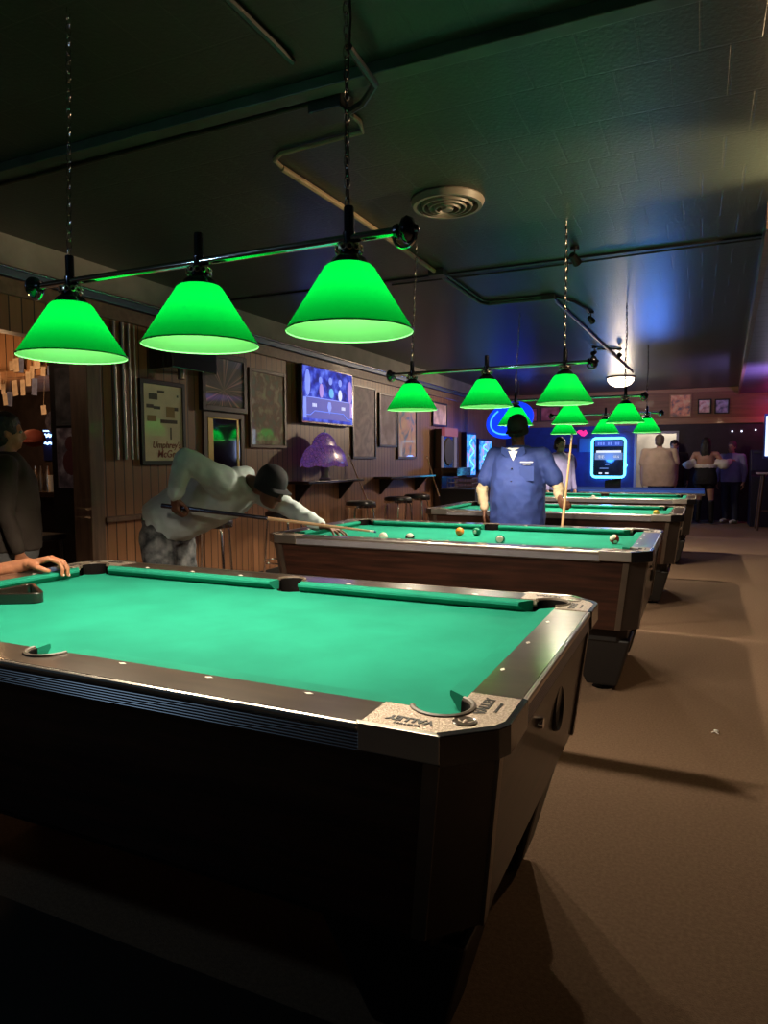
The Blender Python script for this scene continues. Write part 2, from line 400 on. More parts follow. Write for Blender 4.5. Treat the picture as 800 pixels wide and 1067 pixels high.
        tr = MB(); e0, e1 = (OY, .661)
        tr.box((-.905, min(sy*e0, sy*e1), .786), (.905, max(sy*e0, sy*e1), TOP+.003))
        tr.build('rail_cap', M['cap_chrome'], t, smooth=False, bevel=.006)
        tr = MB(); tr.box((-.905, min(sy*.64, sy*.657), .752), (.905, max(sy*.64, sy*.657), .786)); tr.build('rail_apron', M['ribbed'], t, smooth=False)
    for sx in (1, -1):
        y0 = .425
        r = MB().prism([(sx*xi, -y0), (sx*xi, y0), (sx*OX, y0), (sx*OX, -y0)], .745, TOP+.002).build('rail', M['laminate'], t, smooth=False)
        if dress:
            for i in (-1, 0, 1): diamond(sx*(.99+.0645), i*.2475, 1, r)
        MB().box((min(sx*OX, sx*1.15), -y0, .786), (max(sx*OX, sx*1.15), y0, TOP+.003)).build('rail_cap', M['cap_chrome'], t, smooth=False, bevel=.005)
        MB().box((min(sx*1.135, sx*1.147), -y0, .752), (max(sx*1.135, sx*1.147), y0, .786)).build('rail_apron', M['ribbed'], t, smooth=False)
    for px_, py_ in ((1.012, .517), (1.012, -.517), (-1.012, .517), (-1.012, -.517), (0, .549), (0, -.549)):
        MB().lathe([(.061, TOP-.012), (.064, TOP-.012), (.064, TOP-.11), (0, TOP-.11), (0, TOP-.105), (.058, TOP-.105), (.061, TOP-.012)] if False else [(.062, BED-.001), (.066, BED-.001), (.064, .69), (0, .69), (0, .695), (.058, .695), (.062, BED-.001)], (px_, py_, 0), 20).build('pocket_cup', M['dark_pocket'], t)
    # side pocket liners
    def liner(cx, cy, r, a0, a1):
        mb = MB(); n = 20; vs = []; 
        prof = [(r-.008, TOP+.003), (r-.012, TOP+.001), (r-.014, TOP-.03), (r-.01, TOP-.09), (0.001, TOP-.10)]
        for i in range(n+1):
            a = math.radians(a0+(a1-a0)*i/n)
            for rr, z in prof: vs.append((cx+rr*math.cos(a), cy+rr*math.sin(a), z))
        for i in range(n+1):
            a = math.radians(a0+(a1-a0)*i/n)
            vs.append((cx+(r+.004)*math.cos(a), cy+(r+.004)*math.sin(a), TOP-.095))
        k = len(prof); fs = [(i*k+j, (i+1)*k+j, (i+1)*k+j+1, i*k+j+1) for i in range(n) for j in range(k-1)]
        o = (n+1)*k
        fs += [(i*k, o+i, o+i+1, (i+1)*k) for i in range(n)]
        lo = mb.add(vs, fs).build('pocket_liner', M['dark_pocket'], t)
        MB().tube([(cx+(r-.003)*math.cos(math.radians(a0+(a1-a0)*i/20)), cy+(r-.003)*math.sin(math.radians(a0+(a1-a0)*i/20)), TOP+.002) for i in range(21)], .0065, 8).build('rim', M['pocket_rim'], lo)
        return lo
    for sy in (1, -1): liner(0, sy*.549, .058, 0 if sy > 0 else 180, 180 if sy > 0 else 360)
    # corner castings
    for sx in (1, -1):
        for sy in (1, -1):
            px, py = 1.012, .517
            o = [(.905, yi)]+arc(px, py, .0605, 153, -63, 16)+[(xi+.001, .425), (1.15, .425), (1.15, .56), (1.137, .587), (1.056, .660), (1.04, .661), (.905, .661)]
            o = corner_tf(o, sx, sy)
            c = MB().prism(o, .786, TOP+.004).build('corner_casting', M['casting'], t, smooth=False)
            # skirt: chrome faces with a black bumper round the corner
            def band(path, th, z0, z1, nm, mat):
                mb = MB(); ins = [(x-.018*(1 if x > .0 else -1)*(1 if ax else 0), y) for (x, y), ax in zip(path, [0]*len(path))]
                vs = []; n = len(path)
                for (x, y) in path: vs += [(x, y, z0), (x, y, z1)]
                inner = [(x*(1-.012), y*(1-.022)) for x, y in path]
                for (x, y) in inner: vs += [(x, y, z0), (x, y, z1)]
                fs = []
                for i in range(n-1):
                    a, b = 2*i, 2*i+2; fs += [(a, b, b+1, a+1)]
                    a2, b2 = a+2*n, b+2*n; fs += [(a2, a2+1, b2+1, b2), (a, a2, b2, b), (a+1, b+1, b2+1, a2+1)]
                fs += [(0, 1, 2*n+1, 2*n), (2*n-2, 4*n-2, 4*n-1, 2*n-1)]
                return mb.add(vs, fs).build(nm, mat, c, smooth=False, bevel=.002)
            band([(x*sx, y*sy) for x, y in [(.905, .663), (1.04, .663), (1.058, .663)]], .01, .754, TOP+.005, 'chrome_band', M['cap_chrome'])
            band([(x*sx, y*sy) for x, y in [(1.058, .663), (1.140, .589), (1.153, .56), (1.153, .425)]], .01, .750, TOP+.005, 'corner_bumper', M['black_plastic'])
            # inner pocket lip
            liner(sx*px, sy*py, .061, *( {(1, 1): (-65, 155), (-1, 1): (25, 245), (-1, -1): (115, 335), (1, -1): (205, 425)}[(sx, sy)]))
            if dress:
                # raised lettering and round badge
                w1 = basis((-sx*1.0*(1 if True else 1), 0, 0), (0, -sy, 0), (0, 0, 1), (sx*.995, sy*.607, TOP+.0045)) if sx*sy > 0 else basis((1*(-sx)*-1 if False else -sx, 0, 0), (0, -sy, 0), (0, 0, 1), (sx*.995, sy*.607, TOP+.0045))
                # reading direction: along the long side, upright seen from outside or inside
                X = V((-1, 0, 0)) if sy < 0 else V((1, 0, 0)); Y = V((0, 0, 1)).cross(X)
                text_mesh('VALLEY', .026, 'lettering', M['ink'], c, basis(X, Y, V((0,0,1)), (sx*.985, sy*.612, TOP+.0046)), bold=.0012)
                tiny_line(c, basis(X, Y, V((0,0,1)), (sx*.985, sy*.634, TOP+.0046)))
                X = V((0, 1, 0)) if sx > 0 else V((0, -1, 0)); Y = V((0, 0, 1)).cross(X)
                text_mesh('VALLEY', .026, 'lettering', M['ink'], c, basis(X, Y, V((0,0,1)), (sx*1.087, sy*.49, TOP+.0046)), bold=.0012)
                tiny_line(c, basis(X, Y, V((0,0,1)), (sx*1.112, sy*.49, TOP+.0046)))
                MB().torus((sx*1.075, sy*.58, TOP+.0046), .021, .0018, 24, 5).lathe([(0, .0), (.019, 0), (.019, .0008), (0, .0008)], (sx*1.075, sy*.58, TOP+.0045), 20).build('badge', M['laminate'], c)
                a = V((sx*1.075, sy*.58, TOP+.0056))
                wing = MB()
                for s_ in (1, -1):
                    wing.add([a+V((0, -.008, 0)), a+V((s_*.016, .008, 0)), a+V((s_*.011, -.003, 0)), a+V((s_*.006, .009, 0))][:3], [(0, 1, 2)])
                wing.ball(a, (.004, .009, .0015), 8); wing.build('eagle_emblem', M['casting'], c)
    # ball return hole and lock on the right end
    mm = basis((0, 1, 0), (0, 0, 1), (1, 0, 0), (1.108, .12, .60))
    MB().lathe([(0, 0), (.05, 0), (.058, .008), (.062, .0), (.062, -.005)], (0,0,0), 24, M4=mm).build('cue_ball_return', M['black_rubber'], t)
    mm = basis((0, 1, 0), (0, 0, 1), (1, 0, 0), (1.117, -.16, .66))
    MB().lathe([(0, .012), (.012, .012), (.014, .003), (.014, -.003)], (0,0,0), 16, M4=mm).build('lock', M['bright_chrome'], t)
    return t
_diam = []
def diamond(x, y, rot, parent):
    a, b = (.0115, .0055)
    if rot: a, b = b, a
    MB().prism([(x-a, y), (x, y-b), (x+a, y), (x, y+b)], TOP+.002, TOP+.0032).build('sight_inlay', M['pearl'], parent, smooth=False)

t1 = make_table(M['cloth'])
TL = [((0, 0), 'nearest pool table, green cloth, with the triangle ball rack lying on it'),
      ((.08, 2.557), 'second green pool table from the camera, with six balls in play'),
      ((.17, 5.09), 'third green pool table from the camera, one yellow ball near its right end'),
      ((.25, 7.62), 'fourth pool table from the camera, green cloth, with a single white ball on it')]
tabs = []
for i, ((x, y), lab) in enumerate(TL):
    o = t1 if i == 0 else copy_tree(t1)
    o.location = (x, y, 0); o['label'] = lab; o['group'] = 'green pool tables in a row'; tabs.append(o)
t5 = thing('game_table', 'farthest table, thin bright blue top on metal legs, in front of the blue wall', 'table', (.35, 10.1, 0))
MB().box((-.85, 9.45, .765), (1.5, 10.75, .80)).build('table_top', M['blue_cloth'], t5, smooth=False, bevel=.004)
MB().box((-.86, 9.44, .735), (1.51, 10.76, .764)).build('edge_band', M['chrome'], t5, smooth=False, bevel=.003)
for x in (-.55, .85):
    for y in (9.65, 10.55): MB().tube([(x, y, .74), (x, y, .0)], .022, 10).build('leg', M['black_base'], t5)

# ------------------------------------------------------------------ billiard balls
def ball_mat(name, c, stripe=False):
    m, nt, b = _mat(name); L = nt.links.new
    tc = nt.nodes.new('ShaderNodeTexCoord'); sp = nt.nodes.new('ShaderNodeSeparateXYZ'); L(tc.outputs['Object'], sp.inputs[0])
    vm = nt.nodes.new('ShaderNodeVectorMath'); vm.operation = 'DISTANCE'; vm.inputs[1].default_value = (.0, -.0286, 0.0); L(tc.outputs['Object'], vm.inputs[0])
    d = nt.nodes.new('ShaderNodeMath'); d.operation = 'LESS_THAN'; d.inputs[1].default_value = .0125; L(vm.outputs['Value'], d.inputs[0])
    ab = nt.nodes.new('ShaderNodeMath'); ab.operation = 'ABSOLUTE'; L(sp.outputs[2], ab.inputs[0])
    g = nt.nodes.new('ShaderNodeMath'); g.operation = 'GREATER_THAN'; g.inputs[1].default_value = .019 if stripe else 1; L(ab.outputs[0], g.inputs[0])
    mxx = nt.nodes.new('ShaderNodeMath'); mxx.operation = 'MAXIMUM'; L(g.outputs[0], mxx.inputs[0]); L(d.outputs[0], mxx.inputs[1])
    mx = nt.nodes.new('ShaderNodeMix'); mx.data_type = 'RGBA'; mx.inputs[6].default_value = (*c, 1); mx.inputs[7].default_value = (.8, .76, .65, 1); L(mxx.outputs[0], mx.inputs[0]); L(mx.outputs[2], b.inputs['Base Color'])
    b.inputs['Roughness'].default_value = .08; b.inputs['Coat Weight'].default_value = .5
    return m
def pool_ball(x, y, z, mat, label, rot=(0, 0, 0)):
    o = MB().ball((0, 0, 0), .0286, 24).build('billiard_ball', mat, None); o.location = (x, y, z+.0286); o.rotation_euler = rot
    ROOT[o.name] = (0, 0, 0)
    tag(o, label, 'ball', 'billiard balls in play')
B0 = BED+.0005
pool_ball(-.335, 2.135, B0, pbr('cue_ball', (.82, .78, .66), .1), 'white cue ball just past the tip of the player\'s cue')
pool_ball(-.165, 2.155, B0, ball_mat('black_ball', (.01, .01, .01), True), 'black and white ball to the right of the cue ball', (.5, .3, 0))
pool_ball(.0, 2.62, B0, ball_mat('orange_ball', (.75, .22, .03)), 'orange ball by the far cushion of the second table', (1.5, 0, 1))
pool_ball(.105, 2.66, B0, ball_mat('green_ball', (.0, .13, .06)), 'solid dark green ball beside the orange ball', (0, 0, -.2))
pool_ball(.372, 2.26, B0, ball_mat('green_stripe_ball', (.0, .12, .07), True), 'white ball with a green stripe, nearest the front cushion mid table', (1.2, .2, 0))
pool_ball(.985, 2.56, B0, ball_mat('red_stripe_ball', (.5, .03, .03), True), 'red and white striped ball at the right end of the second table', (.7, -.5, 0))
pool_ball(1.09, 4.85, B0, ball_mat('yellow_ball', (.8, .52, .08)), 'yellow ball at the right end of the third table', (1, 0, .5))
pool_ball(.22, 7.25, B0, pbr('white_ball', (.82, .8, .72), .1), 'white ball on the fourth table, in front of the lit display')
pool_ball(-.70, 2.14+2.5, B0, ball_mat('dark_ball', (.02, .02, .02)), 'dark ball on the third table left of the standing player') if False else None

# triangle rack
def rack():
    t = MB(); A = V((-.645, -.035, 0)); Bp = V((-.875, .10, 0)); Cc = V((-.872, -.168, 0))
    cen = (A+Bp+Cc)/3
    def ring(off):
        pts = []
        P = [A, Bp, Cc]
        for i in range(3):
            p = P[i]; d0 = (P[i-1]-p).normalized(); d1 = (P[(i+1) % 3]-p).normalized(); bis = (d0+d1).normalized()
            r = .028; cc = p+bis*(2*r)
            a0 = -(d0.cross(V((0, 0, 1)))); n0 = (p-cc).normalized()
            for k in range(-4, 5):
                a = math.radians(60*k/4)
                n = V((n0.x*math.cos(a)-n0.y*math.sin(a), n0.x*math.sin(a)+n0.y*math.cos(a), 0))
                pts.append((cc+n*(r+off)))
        return pts
    o = ring(0); i_ = ring(-.016); n = len(o)
    # order points consistently round the ring
    o.sort(key=lambda p: math.atan2(p.y-cen.y, p.x-cen.x)); i_.sort(key=lambda p: math.atan2(p.y-cen.y, p.x-cen.x))
    vs = []
    for a, b in zip(o, i_): vs += [(a.x, a.y, BED+.001), (a.x, a.y, BED+.038), (b.x, b.y, BED+.038), (b.x, b.y, BED+.001)]
    fs = [(4*i+k, 4*((i+1) % n)+k, 4*((i+1) % n)+(k+1) % 4, 4*i+(k+1) % 4) for i in range(n) for k in range(4)]
    t.add(vs, fs)
    tagm(t, 'triangle_rack', pbr('dark_brown_rack', (.012, .008, .006), .3, coat=.6), 'dark plastic triangle ball rack lying on the nearest green table', 'ball rack', bevel=.003)
rack()

# ------------------------------------------------------------------ billiard light fixtures
CEIL = 2.74
RIM = 1.62
def chain_mesh(x, y, z0, z1, sway=0.0):
    mb = MB(); z = z0; k = 0; L_ = .036
    n = int((z1-z0)/(L_*.78)); 
    for k in range(n):
        f = k/(n-1); zc = z0+(z1-z0)*(k+.5)/n
        rz = (k % 2)*PI/2+random.uniform(-.3, .3)
        m4 = Matrix.Rotation(rz, 4, 'Z') @ Matrix.Rotation(PI/2, 4, 'X')
        pts = []
        for j in range(10):
            a = 2*PI*j/10; p = m4 @ V((.008*math.cos(a), .5*L_*math.sin(a)*1.05, 0)); pts.append(p+V((x+sway*f, y, zc)))
        mb.tube(pts, .0019, 4, closed=True)
    return mb
def make_fixture(l=None):
    t = thing('billiard_light', '', 'hanging lamp', (0, 0, 0))
    zb = 1.87
    MB().tube([(-.66, 0, zb), (.70, 0, zb)], .0125, 14).build('crossbar', M['bright_chrome'], t)
    for sx, x in ((-1, -.675), (1, .715)):
        m4 = basis((0, 1, 0), (0, 0, 1), (1, 0, 0), (x, 0, zb))
        MB().lathe([(0, -.03*sx), (.018, -.028*sx), (.02, -.018*sx), (.014, -.014*sx), (.033, 0), (.036, .01*sx), (.03, .022*sx), (.012, .03*sx), (.009, .038*sx), (0, .042*sx)], (0, 0, 0), 20, M4=m4).build('end_finial', M['lamp_black'], t)
        MB().torus((x, 0, zb-.012), .032, .005, 18, 6, M4=Matrix.Rotation(PI/2, 4, 'X')).build('scroll_ring', M['bright_chrome'], t)
    for i, x in enumerate((-.54+.03, .035, .55)):
        MB().lathe([(0, 1.956), (.012, 1.956), (.014, 1.952), (.014, 1.89), (.018, 1.885), (.016, 1.86), (.019, 1.85), (.0, 1.85)], (x, 0, 0), 18).build('stem', M['lamp_black'], t)
        g = MB().lathe([(.0, 1.853), (.03, 1.852), (.036, 1.846), (.03, 1.84), (.034, 1.836), (.026, 1.83), (.046, 1.815), (.055, 1.80), (.058, 1.79), (.0, 1.792)], (x, 0, 0), 28).build('shade_holder', M['lamp_black'], t)
        rg = MB()
        for k in range(12):
            a = 2*PI*k/12
            rg.torus((x+.036*math.cos(a), .036*math.sin(a), 1.842), .0085, .0028, 8, 5, M4=Matrix.Rotation(a, 4, 'Z') @ Matrix.Rotation(PI/2, 4, 'Y'))
        rg.build('brass_gallery', M['brass'], t)
        prof = [(.05, 1.799), (.062, 1.797), (.070, 1.790), (.076, 1.780), (.10, 1.742), (.13, 1.695), (.16, 1.648), (.176, 1.622)]
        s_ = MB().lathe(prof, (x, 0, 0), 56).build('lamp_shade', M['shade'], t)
        # outward normals
        me = s_.data; bm = bmesh.new(); bm.from_mesh(me)
        f = bm.faces[0] if False else None
        bm.faces.ensure_lookup_table()
        c0 = bm.faces[0]; cc = c0.calc_center_median()
        if c0.normal.dot(V((cc.x-x, cc.y, .2))) < 0: bmesh.ops.reverse_faces(bm, faces=bm.faces)
        bm.to_mesh(me); bm.free()
        MB().torus((x, 0, 1.621), .1765, .0022, 56, 5).build('shade_rim', M['green_ring'], s_)
        MB().lathe([(0, 1.79), (.014, 1.79), (.016, 1.765), (.0, 1.765)], (x, 0, 0), 12).ball((x, 0, 1.75), (.022, .022, .022), 12).build('bulb', M['bulb'], t)
        b = light('bulb_light', 'POINT', (x, 0, 1.688), LAMP_W, (1, .83, .62), .02); b.parent = t
    return t
LAMP_W = 62
M['bulb'] = pbr('bulb_glass', (.8, .8, .75), .4, emit=(1, .85, .6), es=4)
fx = make_fixture()
FX = [((0, 0), 0, 'nearest hanging three-shade green billiard light, over the first table'),
      ((.10, 2.76), -3, 'second hanging three-shade green billiard light, above the man bending and the blue shirt man'),
      ((.22, 5.26), 0, 'third hanging three-shade green billiard light, its left shade behind the standing player\'s cap'),
      ((.24, 7.86), 0, 'farthest hanging three-shade green billiard light, lowest in view near the ceiling globe')]
for i, ((x, y), rz, lab) in enumerate(FX):
    o = fx if i == 0 else copy_tree(fx)
    o.location = (x, y, 0); o.rotation_euler = (0, 0, math.radians(rz)); o['label'] = lab; o['group'] = 'green billiard lights'
    for cx in (-.51, .545):
        c = chain_mesh(cx, 0, 1.95, CEIL, .035 if cx < 0 else .0).build('chain', M['bright_chrome'] if False else M['chrome'], None); c.parent = o
    cb = MB().tube([(.545, .008, 1.945), (.535, .012, 2.2), (.553, .012, 2.45), (.54, .01, CEIL)], .0035, 6).build('power_cord', M['black_rubber'], None); cb.parent = o

# ------------------------------------------------------------------ room shell
XL, YB = -2.7, 14.1
struct(MB().box((-8, -4, -.1), (6, 17, 0)), 'floor', M['carpet'], smooth=False)
struct(MB().box((-8, -4, CEIL), (6, 17, CEIL+.15)), 'ceiling', M['ceiling'], smooth=False)
struct(MB().box((XL-.12, 2.1, 0), (XL, YB, 2.36)).box((XL-.12, -4, 2.12), (XL, 2.1, 2.36)), 'wall_left', M['panel_left'], smooth=False)
struct(MB().box((XL-.12, -4, 2.36), (XL, YB, CEIL)), 'wall_left_upper', M['upper_wall'], smooth=False)
struct(MB().box((XL, -4, 2.46), (XL+.05, YB, 2.515)), 'trim_1', M['trim_blue'], smooth=False, bevel=.008)
struct(MB().box((XL, -4, 2.52), (XL+.035, YB, 2.535)), 'trim_2', M['chrome'], smooth=False, bevel=.004)
struct(MB().box((XL, -4, 2.35), (XL+.03, YB, 2.455)), 'trim_3', M['header'], smooth=False, bevel=.006)
struct(MB().box((XL-.13, 2.0, 0), (XL+.05, 2.13, 2.36)), 'trim_4', M['post'], smooth=False, bevel=.006)
struct(MB().box((XL, 2.13, .80), (XL+.06, 3.0, .84)), 'trim_5', M['post'], smooth=False, bevel=.006)
struct(MB().box((XL, 2.13, 0), (XL+.015, YB, .12)), 'baseboard_left', M['black_base'], smooth=False)
tagm(MB().box((-2.65, -3.9, 0.0005), (1.15, -.45, .012)), 'added_dark_mat', M['black_rubber'], 'added black floor mat cutting bounce light at the near side of the closest pool table', 'floor mat', smooth=False)  # added dark sheet, keeps floor bounce off the table front
# back wall: blue painted part, doorway, dark panelling, wooden fascia above
struct(MB().box((XL, YB, 0), (.14, YB+.12, 2.02)), 'wall_back_blue', M['blue_wall'], smooth=False)
struct(MB().box((.98, YB, 0), (5, YB+.12, 2.02)).box((.14, YB, 1.82), (.98, YB+.12, 2.02)), 'wall_back', M['dark_wall'], smooth=False)
struct(MB().box((-8, YB-.02, 2.02), (5, YB+.12, CEIL)), 'wall_back_fascia', M['fascia'], smooth=False)
struct(MB().box((XL, YB-.06, 2.0), (5, YB-.02, 2.13)), 'trim_6', M['fascia_trim'], smooth=False, bevel=.008)
struct(MB().box((XL, YB-.06, 2.66), (5, YB-.02, CEIL)), 'trim_7', M['fascia_trim'], smooth=False, bevel=.008)
struct(MB().box((.12, YB-.03, 0), (.17, YB+.14, 1.84)).box((.95, YB-.03, 0), (1.0, YB+.14, 1.84)).box((.12, YB-.03, 1.82), (1.0, YB+.14, 1.87)), 'door_1', pbr('pale_door_frame', (.45, .42, .45), .5), smooth=False)
struct(MB().box((-.6, 16.0, 0), (2.2, 16.1, CEIL)), 'wall_far_room', pbr('cream_wall', (.75, .68, .58), .7, var=.2, vscale=3), smooth=False)
struct(MB().box((4.6, -4, 0), (4.7, 17, CEIL)), 'wall_right', M['dark_wall'], smooth=False)
struct(MB().box((-8, -4.1, 0), (6, -4, CEIL)), 'wall_front', M['dark_wall'], smooth=False)
struct(MB().box((-8.1, -4, 0), (-8, 17, CEIL)), 'wall_bar_left', M['dark_wall'], smooth=False)
struct(MB().box((-8, 4.6, 0), (XL-.12, 4.7, CEIL)), 'wall_bar_back', pbr('bar_back_wall', (.05, .035, .03), .5, var=.3), smooth=False)
struct(MB().box((XL-.46, 2.1, 0), (XL-.12, 2.16, 2.36)), 'wall_bar_return', M['frame_black'], smooth=False)
# dropped plank ceiling on the right and its ragged edge board
struct(MB().add([(1.78, 2.9, 2.60), (4.6, 2.9, 2.60), (4.6, YB, 2.60), (2.12, YB, 2.60), (1.78, 2.9, 2.735), (4.6, 2.9, 2.735), (4.6, YB, 2.735), (2.12, YB, 2.735)],
       [(0,3,2,1),(4,5,6,7),(0,1,5,4),(1,2,6,5),(2,3,7,6),(3,0,4,7)]), 'ceiling_right', M['planks'], smooth=False)
struct(MB().add([(1.745, 2.9, 2.585), (1.785, 2.9, 2.585), (2.125, YB, 2.585), (2.085, YB, 2.585), (1.745, 2.9, 2.74), (1.785, 2.9, 2.74), (2.125, YB, 2.74), (2.085, YB, 2.74)],
       [(0,3,2,1),(4,5,6,7),(0,1,5,4),(1,2,6,5),(2,3,7,6),(3,0,4,7)]), 'trim_8', M['header'], smooth=False)
# ceiling beam and seam
struct(MB().box((XL, .69, 2.695), (4.6, .76, CEIL)), 'trim_9', pbr('beam_paint', (.045, .06, .045), .4, var=.3), smooth=False, bevel=.004)
struct(MB().box((XL, 3.54, 2.728), (1.8, 3.585, CEIL)), 'trim_10', M['black_base'], smooth=False)

# ------------------------------------------------------------------ ceiling services
def conduit(pts, r, mat, label, z=None):
    z = z or CEIL-r-.002
    mb = MB().tube([(p[0], p[1], p[2] if len(p) > 2 else z) for p in pts], r, 8)
    tagm(mb, 'conduit', mat, label, 'pipe', bevel=0)
conduit([(.04, -.6), (.04, .54)], .014, M['conduit'], 'straight dark conduit running along the ceiling towards the junction box')
conduit([(-2.6, .86), (-.03, .835)], .011, M['conduit'], 'thin conduit crossing the ceiling leftwards from the junction box')
conduit([(.32, .45), (.30, .70), (.2, .80), (.11, .84)], .014, M['conduit'], 'curved dark conduit entering the right side of the junction box', 2.66)
conduit([(.04, .90), (.06, 1.05), (.03, 1.14), (-.42, 1.17), (-.49, 1.22), (-.50, 1.30)], .011, M['tan_conduit'], 'bent conduit turning left from the junction box')
conduit([(-.50, 1.30), (-.475, 1.95), (-.47, 3.40)], .016, M['tan_conduit'], 'tan conduit running back beside the round vent')
conduit([(-.47, 3.5), (-.46, 4.55), (-.40, 4.65), (.12, 4.65)], .016, M['conduit'], 'dark grey conduit elbowing right past the second light, front one of the pair')
conduit([(-.43, 3.5), (-.42, 4.50), (-.37, 4.59), (.12, 4.59)], .010, M['conduit'], 'slimmer conduit elbowing right, tight beside the thicker dark grey one')
conduit([(.18, 4.70), (.36, 10.6)], .016, M['conduit'], 'long conduit running back to the ceiling globe')
conduit([(.2, 4.62), (.32, 4.9), (.39, 5.3), (.39, 5.42)], .013, M['conduit'], 'short curved conduit ending at a small black spot lamp')
conduit([(.15, 7.85), (.39, 7.95)], .012, M['conduit'], 'short cross conduit off the long one before the globe')
conduit([(-.95, 3.66), (.2, 3.67), (1.0, 3.63), (1.8, 3.60)], .007, M['black_rubber'], 'thin black cable stapled across the ceiling along the seam')
tagm(MB().box((-.04, .78, 2.66), (.11, .90, 2.739)), 'junction_box', M['conduit'], 'square ceiling junction box where the conduits meet', 'junction box', bevel=.004, smooth=False)
tagm(MB().box((-.52, 3.38, 2.69), (-.40, 3.5, 2.739)), 'junction_box', M['conduit'], 'small ceiling junction box behind the round vent', 'junction box', bevel=.004, smooth=False)
tagm(MB().box((.10, 4.57, 2.69), (.22, 4.70, 2.739)), 'junction_box', M['conduit'], 'ceiling junction box above the second billiard light', 'junction box', bevel=.004, smooth=False)
vt = thing('ceiling_vent', 'round ceiling air vent with concentric rings', 'air vent', (.09, 2.1, 2.74))
MB().lathe([(.205, 2.739), (.21, 2.73), (.195, 2.70), (.175, 2.70), (.165, 2.735)], (.09, 2.1, 0), 40).build('outer_ring', M['vent'], vt)
for r, z in ((.14, 2.695), (.105, 2.69), (.07, 2.685)):
    MB().lathe([(r+.012, z+.03), (r, z), (r-.006, z), (r-.012, z+.03), (r+.012, z+.03)], (.09, 2.1, 0), 36).build('ring', M['vent'], vt)
MB().lathe([(0, 2.68), (.03, 2.682), (.04, 2.70), (.0, 2.74)], (.09, 2.1, 0), 24).build('hub', M['vent'], vt)
MB().lathe([(0, 2.737), (.17, 2.737)], (.09, 2.1, 0), 24).build('duct', M['black_base'], vt)
# small black spot lamps on the ceiling
def spot_lamp(x, y, d, label):
    t = thing('spot_lamp', label, 'spot lamp', (x, y, 2.739), 'small black ceiling spot lamps')
    MB().lathe([(0, 2.739), (.03, 2.739), (.03, 2.72), (0, 2.72)], (x, y, 0), 16).tube([(x, y, 2.72), (x, y, 2.69)], .006, 8).build('mount', M['black_base'], t)
    D = V(d).normalized(); q = D.to_track_quat('Z', 'Y').to_matrix().to_4x4(); q.translation = V((x, y, 2.665))
    MB().lathe([(0, -.04), (.02, -.04), (.026, -.02), (.032, .05), (.026, .05), (.02, .0), (0, 0)], (0,0,0), 18, M4=q).build('lamp_head', M['black_base'], t)
    return t
spot_lamp(.60, 3.30, (.3, 1, -.5), 'black spot lamp on the ceiling beside the second light\'s chain')
spot_lamp(.40, 5.5, (.2, 1, -.3), 'black spot lamp at the end of the curved conduit')
spot_lamp(.41, 8.05, (.2, -1, -.3), 'black spot lamp just before the ceiling globe, right of the long conduit')
spot_lamp(.13, 7.75, (-.2, -1, -.3), 'black spot lamp just left of the long conduit')
# globe light
gl = thing('ceiling_globe_light', 'round glowing glass ceiling light near the back wall', 'ceiling light', (.10, 11.3, 2.74))
MB().lathe([(0, 2.739), (.24, 2.739), (.25, 2.72), (.235, 2.71), (0, 2.71)], (.10, 11.3, 0), 32).build('base_pan', M['frame_brown'], gl)
MB().lathe([(.228, 2.71), (.22, 2.66), (.17, 2.60), (.09, 2.565), (0, 2.56)], (.10, 11.3, 0), 32).build('glass_dome', emis('lit_dome', (1, .82, .6), 6), gl)

# ------------------------------------------------------------------ left wall contents
def on_wall(y0, y1, z0, z1, name, label, cat, fmat, art, d=.03, fw=.03, group='framed pictures on the left wall', inset=None, zoff=0):
    yc = (y0+y1)/2
    t = thing(name, label, cat, (XL, yc, z0), group)
    fr = MB(); x0, x1 = XL+.001, XL+d
    for a, b in (((x0, y0, z0), (x1, y0+fw, z1)), ((x0, y1-fw, z0), (x1, y1, z1)), ((x0, y0+fw, z0), (x1, y1-fw, z0+fw)), ((x0, y0+fw, z1-fw), (x1, y1-fw, z1))): fr.box(a, b)
    fr.build('frame', fmat, t, smooth=False, bevel=.003)
    p = MB().box((x0, y0+fw*.9, z0+fw*.9), (x1-.012, y1-fw*.9, z1-fw*.9)).build('print', art, t, smooth=False)
    return t, p
def art(name, f, coat=1.):
    m, nt, b = _mat(name); b.inputs['Roughness'].default_value = .6; b.inputs['Coat Weight'].default_value = coat; b.inputs['Coat Roughness'].default_value = .01; b.inputs['Coat IOR'].default_value = 1.6
    c = f(nt); mg = nt.nodes.new('ShaderNodeMix'); mg.data_type = 'RGBA'; mg.blend_type = 'MULTIPLY'; mg.inputs[0].default_value = 1; mg.inputs[7].default_value = (2.3, 2.2, 2.2, 1); mg.clamp_result = True
    nt.links.new(c, mg.inputs[6]); nt.links.new(mg.outputs[2], b.inputs['Base Color']); return m
def a_noise(c1, c2, sc_=8, c3=None, dist=0):
    def f(nt):
        tc = nt.nodes.new('ShaderNodeTexCoord'); n = nt.nodes.new('ShaderNodeTexNoise'); n.inputs['Scale'].default_value = sc_; n.inputs['Detail'].default_value = 6; n.inputs['Distortion'].default_value = dist
        nt.links.new(tc.outputs['Object'], n.inputs['Vector']); r = nt.nodes.new('ShaderNodeValToRGB'); r.color_ramp.elements[0].position = .38; r.color_ramp.elements[1].position = .62
        r.color_ramp.elements[0].color = (*c1, 1); r.color_ramp.elements[1].color = (*c2, 1)
        if c3: e = r.color_ramp.elements.new(.5); e.color = (*c3, 1)
        nt.links.new(n.outputs['Fac'], r.inputs['Fac']); return r.outputs[0]
    return f
